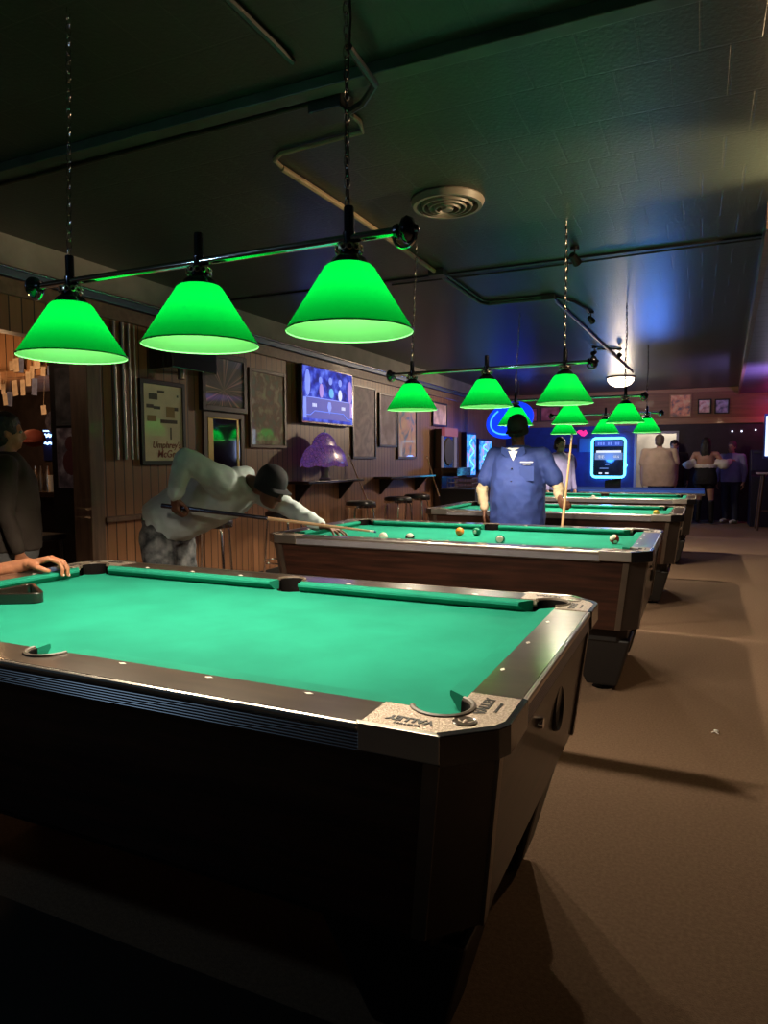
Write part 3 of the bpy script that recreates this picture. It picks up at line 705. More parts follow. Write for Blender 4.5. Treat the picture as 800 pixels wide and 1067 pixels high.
def a_star(yc_off, zc):
    def f(nt):
        L = nt.links.new; tc = nt.nodes.new('ShaderNodeTexCoord'); mp = nt.nodes.new('ShaderNodeMapping'); mp.inputs['Location'].default_value = (0, -yc_off, -zc); L(tc.outputs['Object'], mp.inputs[0])
        s = nt.nodes.new('ShaderNodeSeparateXYZ'); L(mp.outputs[0], s.inputs[0]); at = nt.nodes.new('ShaderNodeMath'); at.operation = 'ARCTAN2'; L(s.outputs[1], at.inputs[0]); L(s.outputs[2], at.inputs[1])
        mu = nt.nodes.new('ShaderNodeMath'); mu.operation = 'MULTIPLY'; mu.inputs[1].default_value = 9; L(at.outputs[0], mu.inputs[0])
        n = nt.nodes.new('ShaderNodeTexNoise'); n.noise_dimensions = '1D'; n.inputs['Scale'].default_value = .7; n.inputs['Detail'].default_value = 3; L(mu.outputs[0], n.inputs['W'])
        r = nt.nodes.new('ShaderNodeValToRGB'); r.color_ramp.elements[0].position = .52; r.color_ramp.elements[1].position = .66; r.color_ramp.elements[0].color = (.045, .04, .04, 1); r.color_ramp.elements[1].color = (.30, .17, .15, 1); L(n.outputs['Fac'], r.inputs['Fac']); return r.outputs[0]
    return f
# framed concert poster
t, p = on_wall(2.55, 3.08, 1.235, 1.935, 'framed_poster', 'framed cream concert poster with dark red lettering behind the bending player', 'framed picture', M['frame_black'], art('cream_poster', a_noise((.28, .26, .18), (.33, .30, .21), 5)), fw=.035)
WX = XL+.0195
def wtext(s, size, mat, parent, y, z, sh=0, bold=0): return text_mesh(s, size, 'lettering', mat, parent, basis((0, 1, 0), (0, 0, 1), (1, 0, 0), (WX, y, z)), shear=sh, bold=bold)
red = pbr('dark_red_ink', (.22, .05, .03), .7); dk = pbr('dark_poster_ink', (.06, .055, .04), .7); och = pbr('ochre_ink', (.28, .19, .07), .7)
wtext("Umphrey's", .078, red, p, 2.845, 1.40, .25, .001); wtext('McGee', .088, red, p, 2.86, 1.325, .2, .001)
for (y, z, w, h, m_) in ((2.70, 1.80, .10, .05, dk), (2.79, 1.845, .08, .02, dk), (2.66, 1.72, .08, .03, dk), (2.74, 1.71, .08, .025, dk), (2.68, 1.62, .10, .05, och), (2.90, 1.68, .10, .09, och), (2.97, 1.71, .05, .03, dk), (2.88, 1.60, .20, .03, dk), (2.99, 1.82, .02, .02, dk), (2.90, 1.50, .015, .10, dk)):
    MB().box((WX-.001, y-w/2, z-h/2), (WX+.0006, y+w/2, z+h/2)).build('printed_block', m_, p, smooth=False)
on_wall(3.29, 3.96, 1.73, 2.27, 'framed_artwork', 'dark framed picture of pale rays bursting from a reddish centre', 'framed picture', M['frame_black'], art('starburst', a_star(-.02, .20)), fw=.05, d=.05)
mt, mp_ = on_wall(3.32, 3.93, 1.06, 1.72, 'bar_mirror', 'narrow framed mirror with a gilt inner border, under the ray-burst picture', 'mirror', M['frame_brown'], pbr('mirror_glass', (.5, .48, .5), .05, metal=1, c2=(.25, .22, .3), vscale=6), fw=.05)
MB().box((WX-.004, 3.39, 1.12), (WX+.004, 3.46, 1.70)).box((WX-.004, 3.82, 1.12), (WX+.004, 3.85, 1.70)).box((WX-.004, 3.39, 1.66), (WX+.004, 3.85, 1.70)).build('gilt_border', pbr('gilt', (.55, .38, .14), .35, metal=.6), mt, smooth=False)
on_wall(4.03, 4.70, 1.40, 2.20, 'framed_artwork', 'tall framed murky brown and green print to the left of the television', 'framed picture', M['frame_brown'], art('murky_print', a_noise((.10, .12, .09), (.26, .24, .18), 9, (.14, .08, .06), .3)), fw=.035)
on_wall(6.28, 6.99, 1.29, 2.26, 'framed_artwork', 'tall purplish grey framed poster just right of the television', 'framed picture', M['frame_black'], art('purple_grey_print', a_noise((.14, .11, .15), (.24, .19, .23), 4, (.19, .15, .19), 2), .3), fw=.03)
on_wall(7.10, 7.72, 1.46, 2.22, 'framed_artwork', 'dim violet framed poster behind the second light\'s left shade, higher one', 'framed picture', M['frame_black'], art('violet_print', a_noise((.12, .09, .12), (.20, .16, .22), 5), .3), fw=.03)
on_wall(7.75, 8.50, 1.29, 2.12, 'framed_artwork', 'framed poster with a blue shape on pinkish tan, below the second light\'s left shade', 'framed picture', M['frame_brown'], art('blue_tan_print', a_noise((.08, .13, .26), (.38, .26, .20), 4, (.34, .2, .2), 1), .3), fw=.035)
on_wall(9.22, 9.95, 1.85, 2.26, 'framed_artwork', 'small mauve picture above the dart machine', 'framed picture', M['frame_black'], art('mauve_print', a_noise((.18, .12, .14), (.42, .32, .34), 4), .3), fw=.03)
# television
tv = thing('television', 'large wall television showing a bright blue sports graphic', 'television', (XL, 5.55, 1.68))
MB().box((XL+.03, 4.93, 1.69), (XL+.085, 6.17, 2.35)).build('casing', M['black_plastic'], tv, smooth=False, bevel=.006)
MB().box((XL, 5.35, 1.85), (XL+.03, 5.75, 2.15)).build('wall_mount', M['black_base'], tv, smooth=False)
def screen_mat():
    m, nt, b = _mat('tv_picture'); L = nt.links.new; b.inputs['Base Color'].default_value = (0, 0, 0, 1); b.inputs['Roughness'].default_value = .6; b.inputs['Specular IOR Level'].default_value = .1
    tc = nt.nodes.new('ShaderNodeTexCoord'); n = nt.nodes.new('ShaderNodeTexNoise'); n.inputs['Scale'].default_value = 9; n.inputs['Detail'].default_value = 8; L(tc.outputs['Object'], n.inputs['Vector'])
    r = nt.nodes.new('ShaderNodeValToRGB'); r.color_ramp.elements[0].position = .38; r.color_ramp.elements[0].color = (.01, .015, .22, 1); r.color_ramp.elements[1].position = .68; r.color_ramp.elements[1].color = (.14, .22, .95, 1); e = r.color_ramp.elements.new(.52); e.color = (.03, .055, .60, 1)
    L(n.outputs['Fac'], r.inputs['Fac']); L(r.outputs[0], b.inputs['Emission Color']); b.inputs['Emission Strength'].default_value = .95
    return m
scr = MB().box((XL+.084, 4.95, 1.715), (XL+.088, 6.15, 2.335)).build('screen', screen_mat(), tv, smooth=False)
e1 = emis('screen_dark_blue', (.02, .04, .35), 1.2); e2 = emis('screen_pale_blue', (.16, .26, .95), 1.1); e3 = emis('screen_white', (.6, .68, 1), 1.1); e4 = emis('screen_pink', (.36, .22, .75), 1)
sx_ = XL+.0895
def sbox(y0, y1, z0, z1, m_, x=sx_): MB().box((x-.002, y0, z0), (x, y1, z1)).build('graphic', m_, scr, smooth=False)
sbox(5.02, 6.08, 1.75, 1.985, e1); sbox(4.955, 5.02, 1.75, 1.985, e2); sbox(6.08, 6.145, 1.80, 1.985, e4); sbox(5.02, 6.08, 1.985, 1.995, e2)
def sline(pts, r, m_): MB().tube([(sx_, y, z) for y, z in pts], r, 5).build('graphic', m_, scr)
sline([(4.97, 1.79), (5.1, 1.79), (5.2, 1.84), (5.9, 1.84), (6.0, 1.78), (6.12, 1.77)], .006, e2)
for (y, z, w, h, m_) in ((5.36, 2.08, .10, .17, e4), (5.34, 2.20, .08, .08, e2), (5.60, 2.07, .12, .12, emis('screen_teal', (.05, .35, .7), 1.2)), (5.58, 2.21, .09, .09, e2), (5.82, 2.06, .10, .14, e3), (5.82, 2.21, .09, .09, e2), (5.05, 2.15, .12, .30, e2), (6.08, 2.12, .13, .28, e4)):
    MB().ball((sx_, y, z), (.002, w/2, h/2), 12).build('graphic', m_, scr)
for y in (5.20, 5.90):
    for q in (-.035, 0, .032): sbox(y+q-.012, y+q+.012, 1.885, 1.925, e3, sx_+.001)
MB().prism([(5.5, 1.90), (5.55, 1.82), (5.6, 1.90), (5.58, 1.96), (5.52, 1.96)], 0, .002, M4=basis((0, 1, 0), (0, 0, 1), (1, 0, 0), (sx_, 0, 0))).build('graphic', e2, scr, smooth=False)
# speaker box high on the wall
spk = thing('wall_speaker', 'black box loudspeaker high on the wall above the cream poster', 'speaker', (XL, 2.95, 2.0))
MB().box((XL+.02, 2.66, 2.02), (XL+.27, 3.22, 2.33)).build('cabinet', M['black_plastic'], spk, smooth=False, bevel=.008)
MB().tube([(XL+.1, 2.95, 1.96), (XL+.1, 2.95, 2.04)], .03, 10).build('bracket', M['alu'], spk)
# vertical pipes
for i, (y, r, z1) in enumerate(((2.29, .012, 2.34), (2.375, .013, 2.34), (2.44, .012, 2.34), (2.50, .006, 2.34))):
    tagm(MB().tube([(XL+.03, y, 1.28), (XL+.03, y, z1)], r, 12), 'wall_pipe', pbr('dull_steel', (.42, .38, .35), .35, metal=.8) if i == 0 else bpy.data.materials['dull_steel'],
         ['leftmost of the four vertical steel pipes beside the wooden post', 'second of the four vertical steel pipes from the wooden post', 'third of the four vertical steel pipes from the wooden post', 'thinnest of the four vertical pipes, farthest from the wooden post'][i], 'pipe', 'vertical pipes on the left wall')
# wall shelves with brackets
def shelf(y0, y1, z, lab, dep=.27):
    t = thing('wall_shelf', lab, 'shelf', (XL, (y0+y1)/2, z-.2), 'drink shelves on the left wall')
    MB().box((XL, y0, z-.03), (XL+dep, y1, z)).build('board', M['black_plastic'], t, smooth=False, bevel=.004)
    for y in (y0+.12*(y1-y0), y1-.12*(y1-y0)):
        MB().prism([(XL, z-.03), (XL+dep*.8, z-.03), (XL+.02, z-.25), (XL, z-.25)], y-.012, y+.012, M4=basis((1, 0, 0), (0, 0, 1), (0, 1, 0), (0, 0, 0))).build('bracket', M['black_base'], t, smooth=False)
shelf(4.75, 6.1, 1.04, 'black wall shelf holding the violet stained-glass lamp')
shelf(6.95, 8.7, 1.04, 'black wall shelf under the tan poster, beside three stools')
# stained glass lamp
sl = thing('table_lamp', 'violet stained-glass table lamp with a scalloped shade on the wall shelf', 'lamp', (-2.54, 5.3, 1.04))
MB().lathe([(0, 1.04), (.07, 1.04), (.075, 1.055), (.05, 1.07), (.045, 1.12), (.055, 1.16), (.05, 1.22), (.02, 1.24), (0, 1.24)], (-2.54, 5.3, 0), 20).build('base', pbr('ceramic_base', (.25, .22, .18), .3), sl)
def scallop():
    mb = MB(); n = 60; prof = [(0.0, 1.585), (.06, 1.58), (.12, 1.555), (.19, 1.51), (.22, 1.46), (.235, 1.435), (.29, 1.425), (.34, 1.395), (.39, 1.34), (.42, 1.27), (.43, 1.21)]
    vs = []
    for k, (r, z) in enumerate(prof):
        for j in range(n):
            a = 2*PI*j/n; w = (k/(len(prof)-1))**2
            s = abs(math.sin(a*4)); vs.append((-2.56+.55*r*(1+.04*s*w)*math.cos(a) if False else -2.54+.34*r*math.cos(a), 5.3+r*1.12*(1+.05*s*w)*math.sin(a), z-.03*w*s+.01))
    fs = [(i*n+j, i*n+(j+1) % n, (i+1)*n+(j+1) % n, (i+1)*n+j) for i in range(len(prof)-1) for j in range(n)]
    return mb.add(vs, fs)
def stained():
    m, nt, b = _mat('stained_glass'); L = nt.links.new
    tc = nt.nodes.new('ShaderNodeTexCoord'); v = nt.nodes.new('ShaderNodeTexVoronoi'); v.inputs['Scale'].default_value = 30; L(tc.outputs['Object'], v.inputs['Vector'])
    r = nt.nodes.new('ShaderNodeValToRGB'); r.color_ramp.elements[0].color = (.16, .07, .45, 1); r.color_ramp.elements[1].color = (.34, .12, .42, 1); L(v.outputs['Color'], r.inputs['Fac'])
    v2 = nt.nodes.new('ShaderNodeTexVoronoi'); v2.feature = 'DISTANCE_TO_EDGE'; v2.inputs['Scale'].default_value = 30; L(tc.outputs['Object'], v2.inputs['Vector'])
    lt = nt.nodes.new('ShaderNodeMath'); lt.operation = 'GREATER_THAN'; lt.inputs[1].default_value = .035; L(v2.outputs['Distance'], lt.inputs[0])
    mx = nt.nodes.new('ShaderNodeMix'); mx.data_type = 'RGBA'; mx.inputs[6].default_value = (.03, .02, .04, 1); L(r.outputs[0], mx.inputs[7]); L(lt.outputs[0], mx.inputs[0]); L(mx.outputs[2], b.inputs['Base Color'])
    b.inputs['Roughness'].default_value = .25; b.inputs['Coat Weight'].default_value = .6
    L(mx.outputs[2], b.inputs['Emission Color']); b.inputs['Emission Strength'].default_value = .28
    return m
sh = scallop().build('lamp_shade', stained(), sl); so = sh.modifiers.new('s', 'SOLIDIFY'); so.thickness = .006
MB().lathe([(0, 1.24), (.008, 1.24), (.008, 1.60), (.015, 1.62), (0, 1.63)], (-2.54, 5.3, 0), 10).build('finial_rod', M['brass'], sl)
# dart machine on a stand
dm = thing('dart_machine', 'upright electronic dart machine with a pink header against the left wall', 'arcade machine', (XL+.25, 9.6, 0))
MB().box((XL+.02, 9.28, .0), (XL+.5, 9.96, .35)).box((XL+.02, 9.28, .35), (XL+.16, 9.96, 1.80)).box((XL+.02, 9.24, 1.0), (XL+.45, 10.0, 1.14)).build('cabinet', M['black_plastic'], dm, smooth=False, bevel=.01)
MB().box((XL+.16, 9.28, 1.68), (XL+.22, 9.96, 1.82)).build('header_panel', emis('pink_header', (.6, .14, .18), .4), dm, smooth=False)
MB().box((XL+.16, 9.26, 1.14), (XL+.19, 9.31, 1.68)).box((XL+.16, 9.93, 1.14), (XL+.19, 9.98, 1.68)).build('side_light', emis('white_strip', (.5, .42, .6), .3), dm, smooth=False)
MB().lathe([(0, .02), (.23, .02), (.25, 0), (0, 0)], (0, 0, 0), 28, M4=basis((0, 1, 0), (0, 0, 1), (1, 0, 0), (XL+.16, 9.62, 1.42))).build('dartboard', M['black_rubber'], dm)
# lit backglass panels
def lit_panel(name, y0, y1, z0, z1, lab, xo=.1):
    t = thing(name, lab, 'illuminated sign', (XL+xo, (y0+y1)/2, z0), 'blue lit panels at the far left')
    m, nt, b = _mat('lit_art_'+str(int(y0*10))); L = nt.links.new; b.inputs['Base Color'].default_value = (0, 0, 0, 1)
    tc = nt.nodes.new('ShaderNodeTexCoord'); n = nt.nodes.new('ShaderNodeTexNoise'); n.inputs['Scale'].default_value = 3.2; n.inputs['Detail'].default_value = 3; n.inputs['Distortion'].default_value = 3; L(tc.outputs['Object'], n.inputs['Vector'])
    r = nt.nodes.new('ShaderNodeValToRGB'); r.color_ramp.elements[0].position = .35; r.color_ramp.elements[0].color = (.02, .08, .5, 1); r.color_ramp.elements[1].position = .7; r.color_ramp.elements[1].color = (.55, .25, .8, 1); e = r.color_ramp.elements.new(.5); e.color = (.05, .42, .95, 1)
    L(n.outputs['Fac'], r.inputs['Fac']); L(r.outputs[0], b.inputs['Emission Color']); b.inputs['Emission Strength'].default_value = 1.3
    MB().box((XL+.001, y0-.04, z0-.04), (XL+xo, y1+.04, z1+.04)).build('case', pbr('blue_case', (.02, .03, .2), .4) if 'blue_case' not in bpy.data.materials else bpy.data.materials['blue_case'], t, smooth=False)
    MB().box((XL+xo-.001, y0, z0), (XL+xo+.008, y1, z1)).build('lit_panel', m, t, smooth=False)
    cy = (y0+y1)/2; X = XL+xo+.012
    nb = emis('cyan_tube_'+str(int(y0*10)), (.12, .7, 1), 2.2)
    MB().tube([(X, cy+(y1-y0)*.25*math.sin(k*.9), z0+(z1-z0)*(.12+.76*k/14)) for k in range(15)], .012, 6).build('light_tube', nb, t)
lit_panel('lit_backglass', 10.85, 11.4, .98, 1.76, 'narrow blue and pink illuminated panel, nearer of the two at the far left')
lit_panel('lit_backglass', 11.65, 12.5, 1.08, 1.66, 'wider blue illuminated panel, nearer the blue wall')
# leaning cues
def cue(p0, p1, lab, butt=M['lamp_black']):
    p0, p1 = V(p0), V(p1)
    t = thing('pool_cue', lab, 'pool cue', p0)
    d = p1-p0
    MB().tube([p0, p0+d*.02, p0+d*.5], [.0145, .015, .0125], 12).build('butt', butt, t)
    MB().tube([p0+d*.5, p0+d*.97], [.0115, .0068], 12).build('shaft', M['maple'], t)
    MB().tube([p0+d*.97, p0+d*.99], .0068, 10).build('ferrule', M['white_plastic'], t)
    MB().tube([p0+d*.99, p1], .0064, 10).build('tip', pbr('chalk_tip', (.05, .12, .25), .9) if 'chalk_tip' not in bpy.data.materials else bpy.data.materials['chalk_tip'], t)
    return t
cue((-2.36, 6.72, .0), (-2.68, 6.15, 1.36), 'pool cue leaning on the left wall under the purplish poster', M['maple'])
cue((-2.33, 9.18, .0), (-2.68, 8.95, 1.34), 'pool cue leaning on the left wall just before the dart machine')
# stools
def stool():
    t = thing('bar_stool', '', 'bar stool')
    MB().lathe([(0, .70), (.165, .70), (.185, .715), (.19, .74), (.18, .765), (.15, .775), (0, .778)], (0,0,0), 32).build('seat', M['seat'], t)
    MB().lathe([(.172, .695), (.192, .695), (.192, .722), (.172, .722), (.172, .695)], (0,0,0), 32).build('seat_band', M['bright_chrome'], t)
    for k in range(4):
        a = PI/4+k*PI/2; c, s = math.cos(a), math.sin(a)
        MB().tube([(.10*c, .10*s, .70), (.155*c, .155*s, .69), (.17*c, .17*s, .65), (.215*c, .215*s, .01), (.215*c, .215*s, .0)], .0115, 10).build('leg', M['bright_chrome'], t)
    MB().torus((0, 0, .27), .205, .0095, 36, 8).build('foot_ring', M['bright_chrome'], t)
    return t
st = stool()
for i, (x, y, lab) in enumerate(((-2.3, 4.05, 'chrome legged bar stool with black seat, right of the bending player\'s elbow'),
        (-2.42, 3.08, 'bar stool in the shadow directly behind the bending player\'s jeans'),
        (-2.35, 5.85, 'bar stool with black seat under the violet lamp shelf, left of three near the cue'),
        (-2.3, 6.88, 'bar stool with black seat in the middle of the row beyond the second table\'s corner'),
        (-2.32, 7.62, 'farthest bar stool of the row by the wall, chrome catching light'))):
    o = st if i == 0 else copy_tree(st)
    o.location = (x, y, 0); o['label'] = lab; o['group'] = 'chrome bar stools along the left wall'; o.rotation_euler = (0, 0, i*.4)
# black box with clutter by third table
cl = thing('side_cabinet', 'low black cabinet with a metal basket on top, left of the third table', 'cabinet', (-1.85, 8.35, 0))
MB().box((-2.1, 8.0, 0), (-1.55, 8.7, .84)).build('body', M['black_base'], cl, smooth=False, bevel=.01)
bk_ = MB()
for z in (.86, .93, 1.0): bk_.tube([(-2.0, 8.05, z), (-1.62, 8.05, z), (-1.60, 8.55, z), (-2.0, 8.55, z)], .007, 6, closed=True)
for k in range(12):
    f = k/12*4; i_ = int(f); P = [(-2.0, 8.05), (-1.62, 8.05), (-1.60, 8.55), (-2.0, 8.55), (-2.0, 8.05)]; u = f-i_; x = P[i_][0]*(1-u)+P[i_+1][0]*u; y = P[i_][1]*(1-u)+P[i_+1][1]*u
    bk_.tube([(x, y, .845), (x, y, 1.0)], .005, 6)
tagm(bk_, 'wire_basket', M['alu'], 'metal wire basket on the low black cabinet behind the second table', 'basket')

# ------------------------------------------------------------------ back wall contents
def back_pic(x0, x1, z0, z1, lab, fm, am, fw=.025, nm='framed_picture', grp='small framed pictures on the back fascia'):
    y = YB-.021
    t = thing(nm, lab, 'framed picture', ((x0+x1)/2, y, z0), grp)
    f = MB()
    for a, b in (((x0, z0), (x0+fw, z1)), ((x1-fw, z0), (x1, z1)), ((x0+fw, z0), (x1-fw, z0+fw)), ((x0+fw, z1-fw), (x1-fw, z1))): f.box((a[0], y-.03, a[1]), (b[0], y, b[1]))
    f.build('frame', fm, t, smooth=False); MB().box((x0+fw*.9, y-.018, z0+fw*.9), (x1-fw*.9, y, z1-fw*.9)).build('print', am, t, smooth=False)
back_pic(.80, 1.23, 2.15, 2.63, 'orange-toned square collage on the wooden fascia above the doorway', M['fascia_trim'], art('collage', a_noise((.10, .09, .09), (.55, .30, .16), 8, (.4, .18, .1)), .3))
back_pic(1.345, 1.60, 2.21, 2.51, 'small framed certificate in pinkish tones, left of the bluish one', M['frame_black'], art('pink_cert', a_noise((.25, .14, .16), (.55, .42, .44), 12), .3))
back_pic(1.66, 1.93, 2.20, 2.50, 'small framed bluish picture, rightmost on the fascia', M['frame_black'], art('blue_cert', a_noise((.06, .07, .16), (.26, .26, .45), 12), .3))
back_pic(-2.36, -1.96, 2.13, 2.45, 'reddish picture on the fascia behind the third light, left one', M['frame_brown'], art('red_print', a_noise((.25, .03, .05), (.45, .12, .14), 6), .3))
back_pic(-1.90, -1.46, 2.13, 2.47, 'dark red picture on the fascia behind the third light, right one', M['frame_brown'], art('dark_red_print', a_noise((.18, .04, .05), (.34, .10, .12), 6), .3))
# neon framed display
nd = thing('neon_display', 'black menu screen inside a glowing cyan neon border on the blue wall', 'illuminated sign', (-.4, YB, .9))
MB().box((-.72, YB-.06, .92), (-.08, YB-.001, 1.70)).build('screen_case', M['black_plastic'], nd, smooth=False)
def rrect(x0, x1, z0, z1, r, n=5):
    p = []
    for cx, cz, a in ((x1-r, z1-r, 0), (x0+r, z1-r, 90), (x0+r, z0+r, 180), (x1-r, z0+r, 270)):
        for k in range(n+1): t = math.radians(a+90*k/n); p.append((cx+r*math.cos(t), cz+r*math.sin(t)))
    return p
MB().tube([(x, YB-.085, z) for x, z in rrect(-.745, -.055, .89, 1.735, .08)], .026, 8, closed=True).build('neon_tube', emis('cyan_neon', (.10, .62, 1.0), 4.2), nd)
MB().tube([(-.06, YB-.085, 1.20), (-.03, YB-.085, 1.15), (-.06, YB-.085, 1.10)], .03, 8).build('neon_tube', bpy.data.materials['cyan_neon'], nd)
dg = emis('display_grey', (.18, .28, .6), .8); dw = emis('display_white', (.7, .75, .9), 1.2); dgb = emis('display_blue', (.03, .08, .5), 1)
yy = YB-.064
for (x0, x1, z0, z1, m_) in ((-.69, -.11, 1.56, 1.68, dgb), (-.66, -.14, 1.42, 1.47, dw), (-.69, -.11, 1.27, 1.42, dg), (-.62, -.49, 1.30, 1.37, dw), (-.30, -.18, 1.31, 1.36, dw), (-.47, -.38, 1.155, 1.175, dg), (-.58, -.40, 1.07, 1.09, dg), (-.60, -.53, .96, .99, dw), (-.47, -.40, .96, .99, dw)):
    MB().box((x0, yy, z0), (x1, yy+.005, z1)).build('display_block', m_, nd, smooth=False)
dtx = emis('display_text', (.15, .25, .9), 1.2)
for q in range(9):
    if q not in (3, 6): MB().box((-.63+q*.052, yy-.003, 1.59), (-.595+q*.052, yy, 1.65)).build('display_block', dtx, nd, smooth=False)
tagm(MB().box((-1.03, YB-.03, 1.44), (-.78, YB-.001, 1.74)), 'poster', pbr('blue_poster', (.06, .22, .6), .4), 'pale blue square poster left of the neon-bordered display', 'poster', smooth=False)
tagm(MB().tube([(-1.05+.17*k/8, YB-.04, 1.86+.03*math.sin(k)) for k in range(9)], .045, 8), 'neon_sign', emis('pink_neon', (.9, .02, .22), 1.6), 'pink glowing neon sign just above the pale blue poster', 'neon sign')
# tilted blue oval banner sign
bn = thing('oval_sign', 'large tilted blue illuminated oval sign at the back left, behind the standing player', 'illuminated sign', (-1.9, 11.2, 1.75))
m4 = basis((math.cos(.35), 0, math.sin(.35)), (-math.sin(.35), 0, math.cos(.35)), (0, -1, 0), (-1.86, 11.2, 2.02))
MB().prism([(.46*math.cos(a*PI/16), .33*math.sin(a*PI/16)) for a in range(32)], 0, .08, M4=m4).build('body', emis('deep_blue_glow', (.004, .04, .9), 1.3), bn, smooth=False)
MB().tube([m4 @ V((.37*math.cos(a*PI/16), .25*math.sin(a*PI/16), .09)) for a in range(10, 24)], .015, 6).build('neon_tube', emis('blue_neon', (.03, .22, 1), 3), bn)
MB().tube([(-1.7, 11.16, 2.2), (-1.7, 11.16, CEIL)], .005, 6).build('hanging_wire', M['black_base'], bn)
MB().tube([(-2.0, 11.16, 2.2), (-2.0, 11.16, CEIL)], .005, 6).build('hanging_wire', M['black_base'], bn)
tagm(MB().box((-1.6, YB-.03, 1.52), (-1.08, YB-.002, 1.6)).box((-1.58, YB-.035, 1.54), (-1.1, YB-.03, 1.58), M['black_base']), 'wall_plaque', M['alu'], 'narrow pale bar-shaped plaque on the blue wall behind the players', 'sign', smooth=False)
tagm(MB().torus((-1.35, YB-.01, 1.18), .26, .02, 30, 6, M4=Matrix.Rotation(PI/2, 4, 'X')), 'wall_emblem', pbr('dark_red_emblem', (.09, .02, .06), .5), 'dark ring-shaped emblem on the blue wall behind the upright cue', 'sign')
# small black case on the blue table
tagm(MB().prism([(-.25, -.0), (.25, 0), (.25, .16), (-.25, .12)], -.01, .01, M4=basis((.5, .1, 0), (0, 0, 1), (0, 1, 0), (.12, 10.25, .805))), 'card_holder', M['black_plastic'], 'small dark card stand on the blue pool table', 'card stand', smooth=False)
# right side: bright screen, tall table, arcade cabinet
rs = thing('lit_screen', 'bright white-blue vertical lit screen at the right edge', 'screen', (2.45, 11.4, 1.28))
MB().box((2.38, 11.35, 1.28), (2.95, 11.45, 2.02)).build('casing', pbr('blue_casing', (.03, .06, .25), .4), rs, smooth=False)
MB().box((2.40, 11.34, 1.32), (2.93, 11.352, 1.98)).build('screen', emis('white_blue_screen', (.55, .72, 1), 2.2), rs, smooth=False)
MB().box((2.6, 11.38, 0), (2.75, 11.44, 1.28)).build('stand', M['black_base'], rs, smooth=False)
ht = thing('high_table', 'tall narrow dark table with a pale top edge at the right edge', 'table', (2.7, 12.4, 0))
MB().box((2.36, 12.1, 1.0), (3.1, 12.7, 1.03)).build('top', pbr('pale_top', (.6, .58, .62), .3), ht, smooth=False, bevel=.005)
for sx in (0, 1):
    for sy in (0, 1):
        MB().tube([(2.46+sx*.5, 12.2+sy*.4, 1.0), (2.38+sx*.66, 12.16+sy*.46, 0)], .022, 8).build('leg', M['post'], ht)
MB().tube([(2.41, 12.18, .35), (3.01, 12.18, .35)], .015, 8).build('stretcher', M['post'], ht)
ac = thing('arcade_cabinet', 'dark arcade cabinet in the shadows left of the bright screen', 'arcade machine', (2.52, 13.1, 0))
MB().prism([(12.9, 0), (13.6, 0), (13.6, 1.45), (13.2, 1.45), (13.1, 1.05), (12.9, .95)], 2.30, 2.74, M4=basis((0, 1, 0), (0, 0, 1), (1, 0, 0), (0, 0, 0))).build('cabinet', pbr('dark_navy_cabinet', (.018, .016, .045), .5), ac, smooth=False, bevel=.01)
MB().box((2.34, 13.17, 1.38), (2.70, 13.2, 1.43)).build('marquee', pbr('marquee', (.05, .05, .1), .3), ac, smooth=False)
for i, (x, z) in enumerate(((2.0, 1.84), (2.17, 1.84), (2.42, 1.86))):
    tagm(MB().ball((x, YB-.014, z), .017, 10), 'indicator_light', emis('small_white_lamp', (.8, .8, 1), 3) if i == 0 else bpy.data.materials['small_white_lamp'], ['tiny white lamp on the dark back wall, left one', 'tiny white lamp on the dark back wall, middle one', 'tiny white lamp on the dark back wall, next to the bright screen'][i], 'small lamp', 'tiny lamps on the back wall')
fl = thing('high_stool', 'dark stool foot showing at the right frame edge on the carpet', 'bar stool', (2.62, 9.9, 0))
MB().lathe([(0, .74), (.18, .74), (.18, .78), (0, .79)], (2.62, 9.9, 0), 20).build('seat', M['seat'], fl)
for k in range(4):
    a = PI/4+k*PI/2; MB().tube([(2.62+.12*math.cos(a), 9.9+.12*math.sin(a), .74), (2.62+.24*math.cos(a), 9.9+.24*math.sin(a), 0)], .014, 8).build('leg', M['black_base'], fl)
tagm(MB().tube([(1.52, 1.737, .004), (1.535, 1.742, .008), (1.55, 1.73, .004)], .003, 5).ball((1.54, 1.745, .012), (.012, .008, .006), 6), 'crumpled_wrapper', M['white_plastic'], 'tiny white scrap lying on the carpet right of the tables', 'litter')

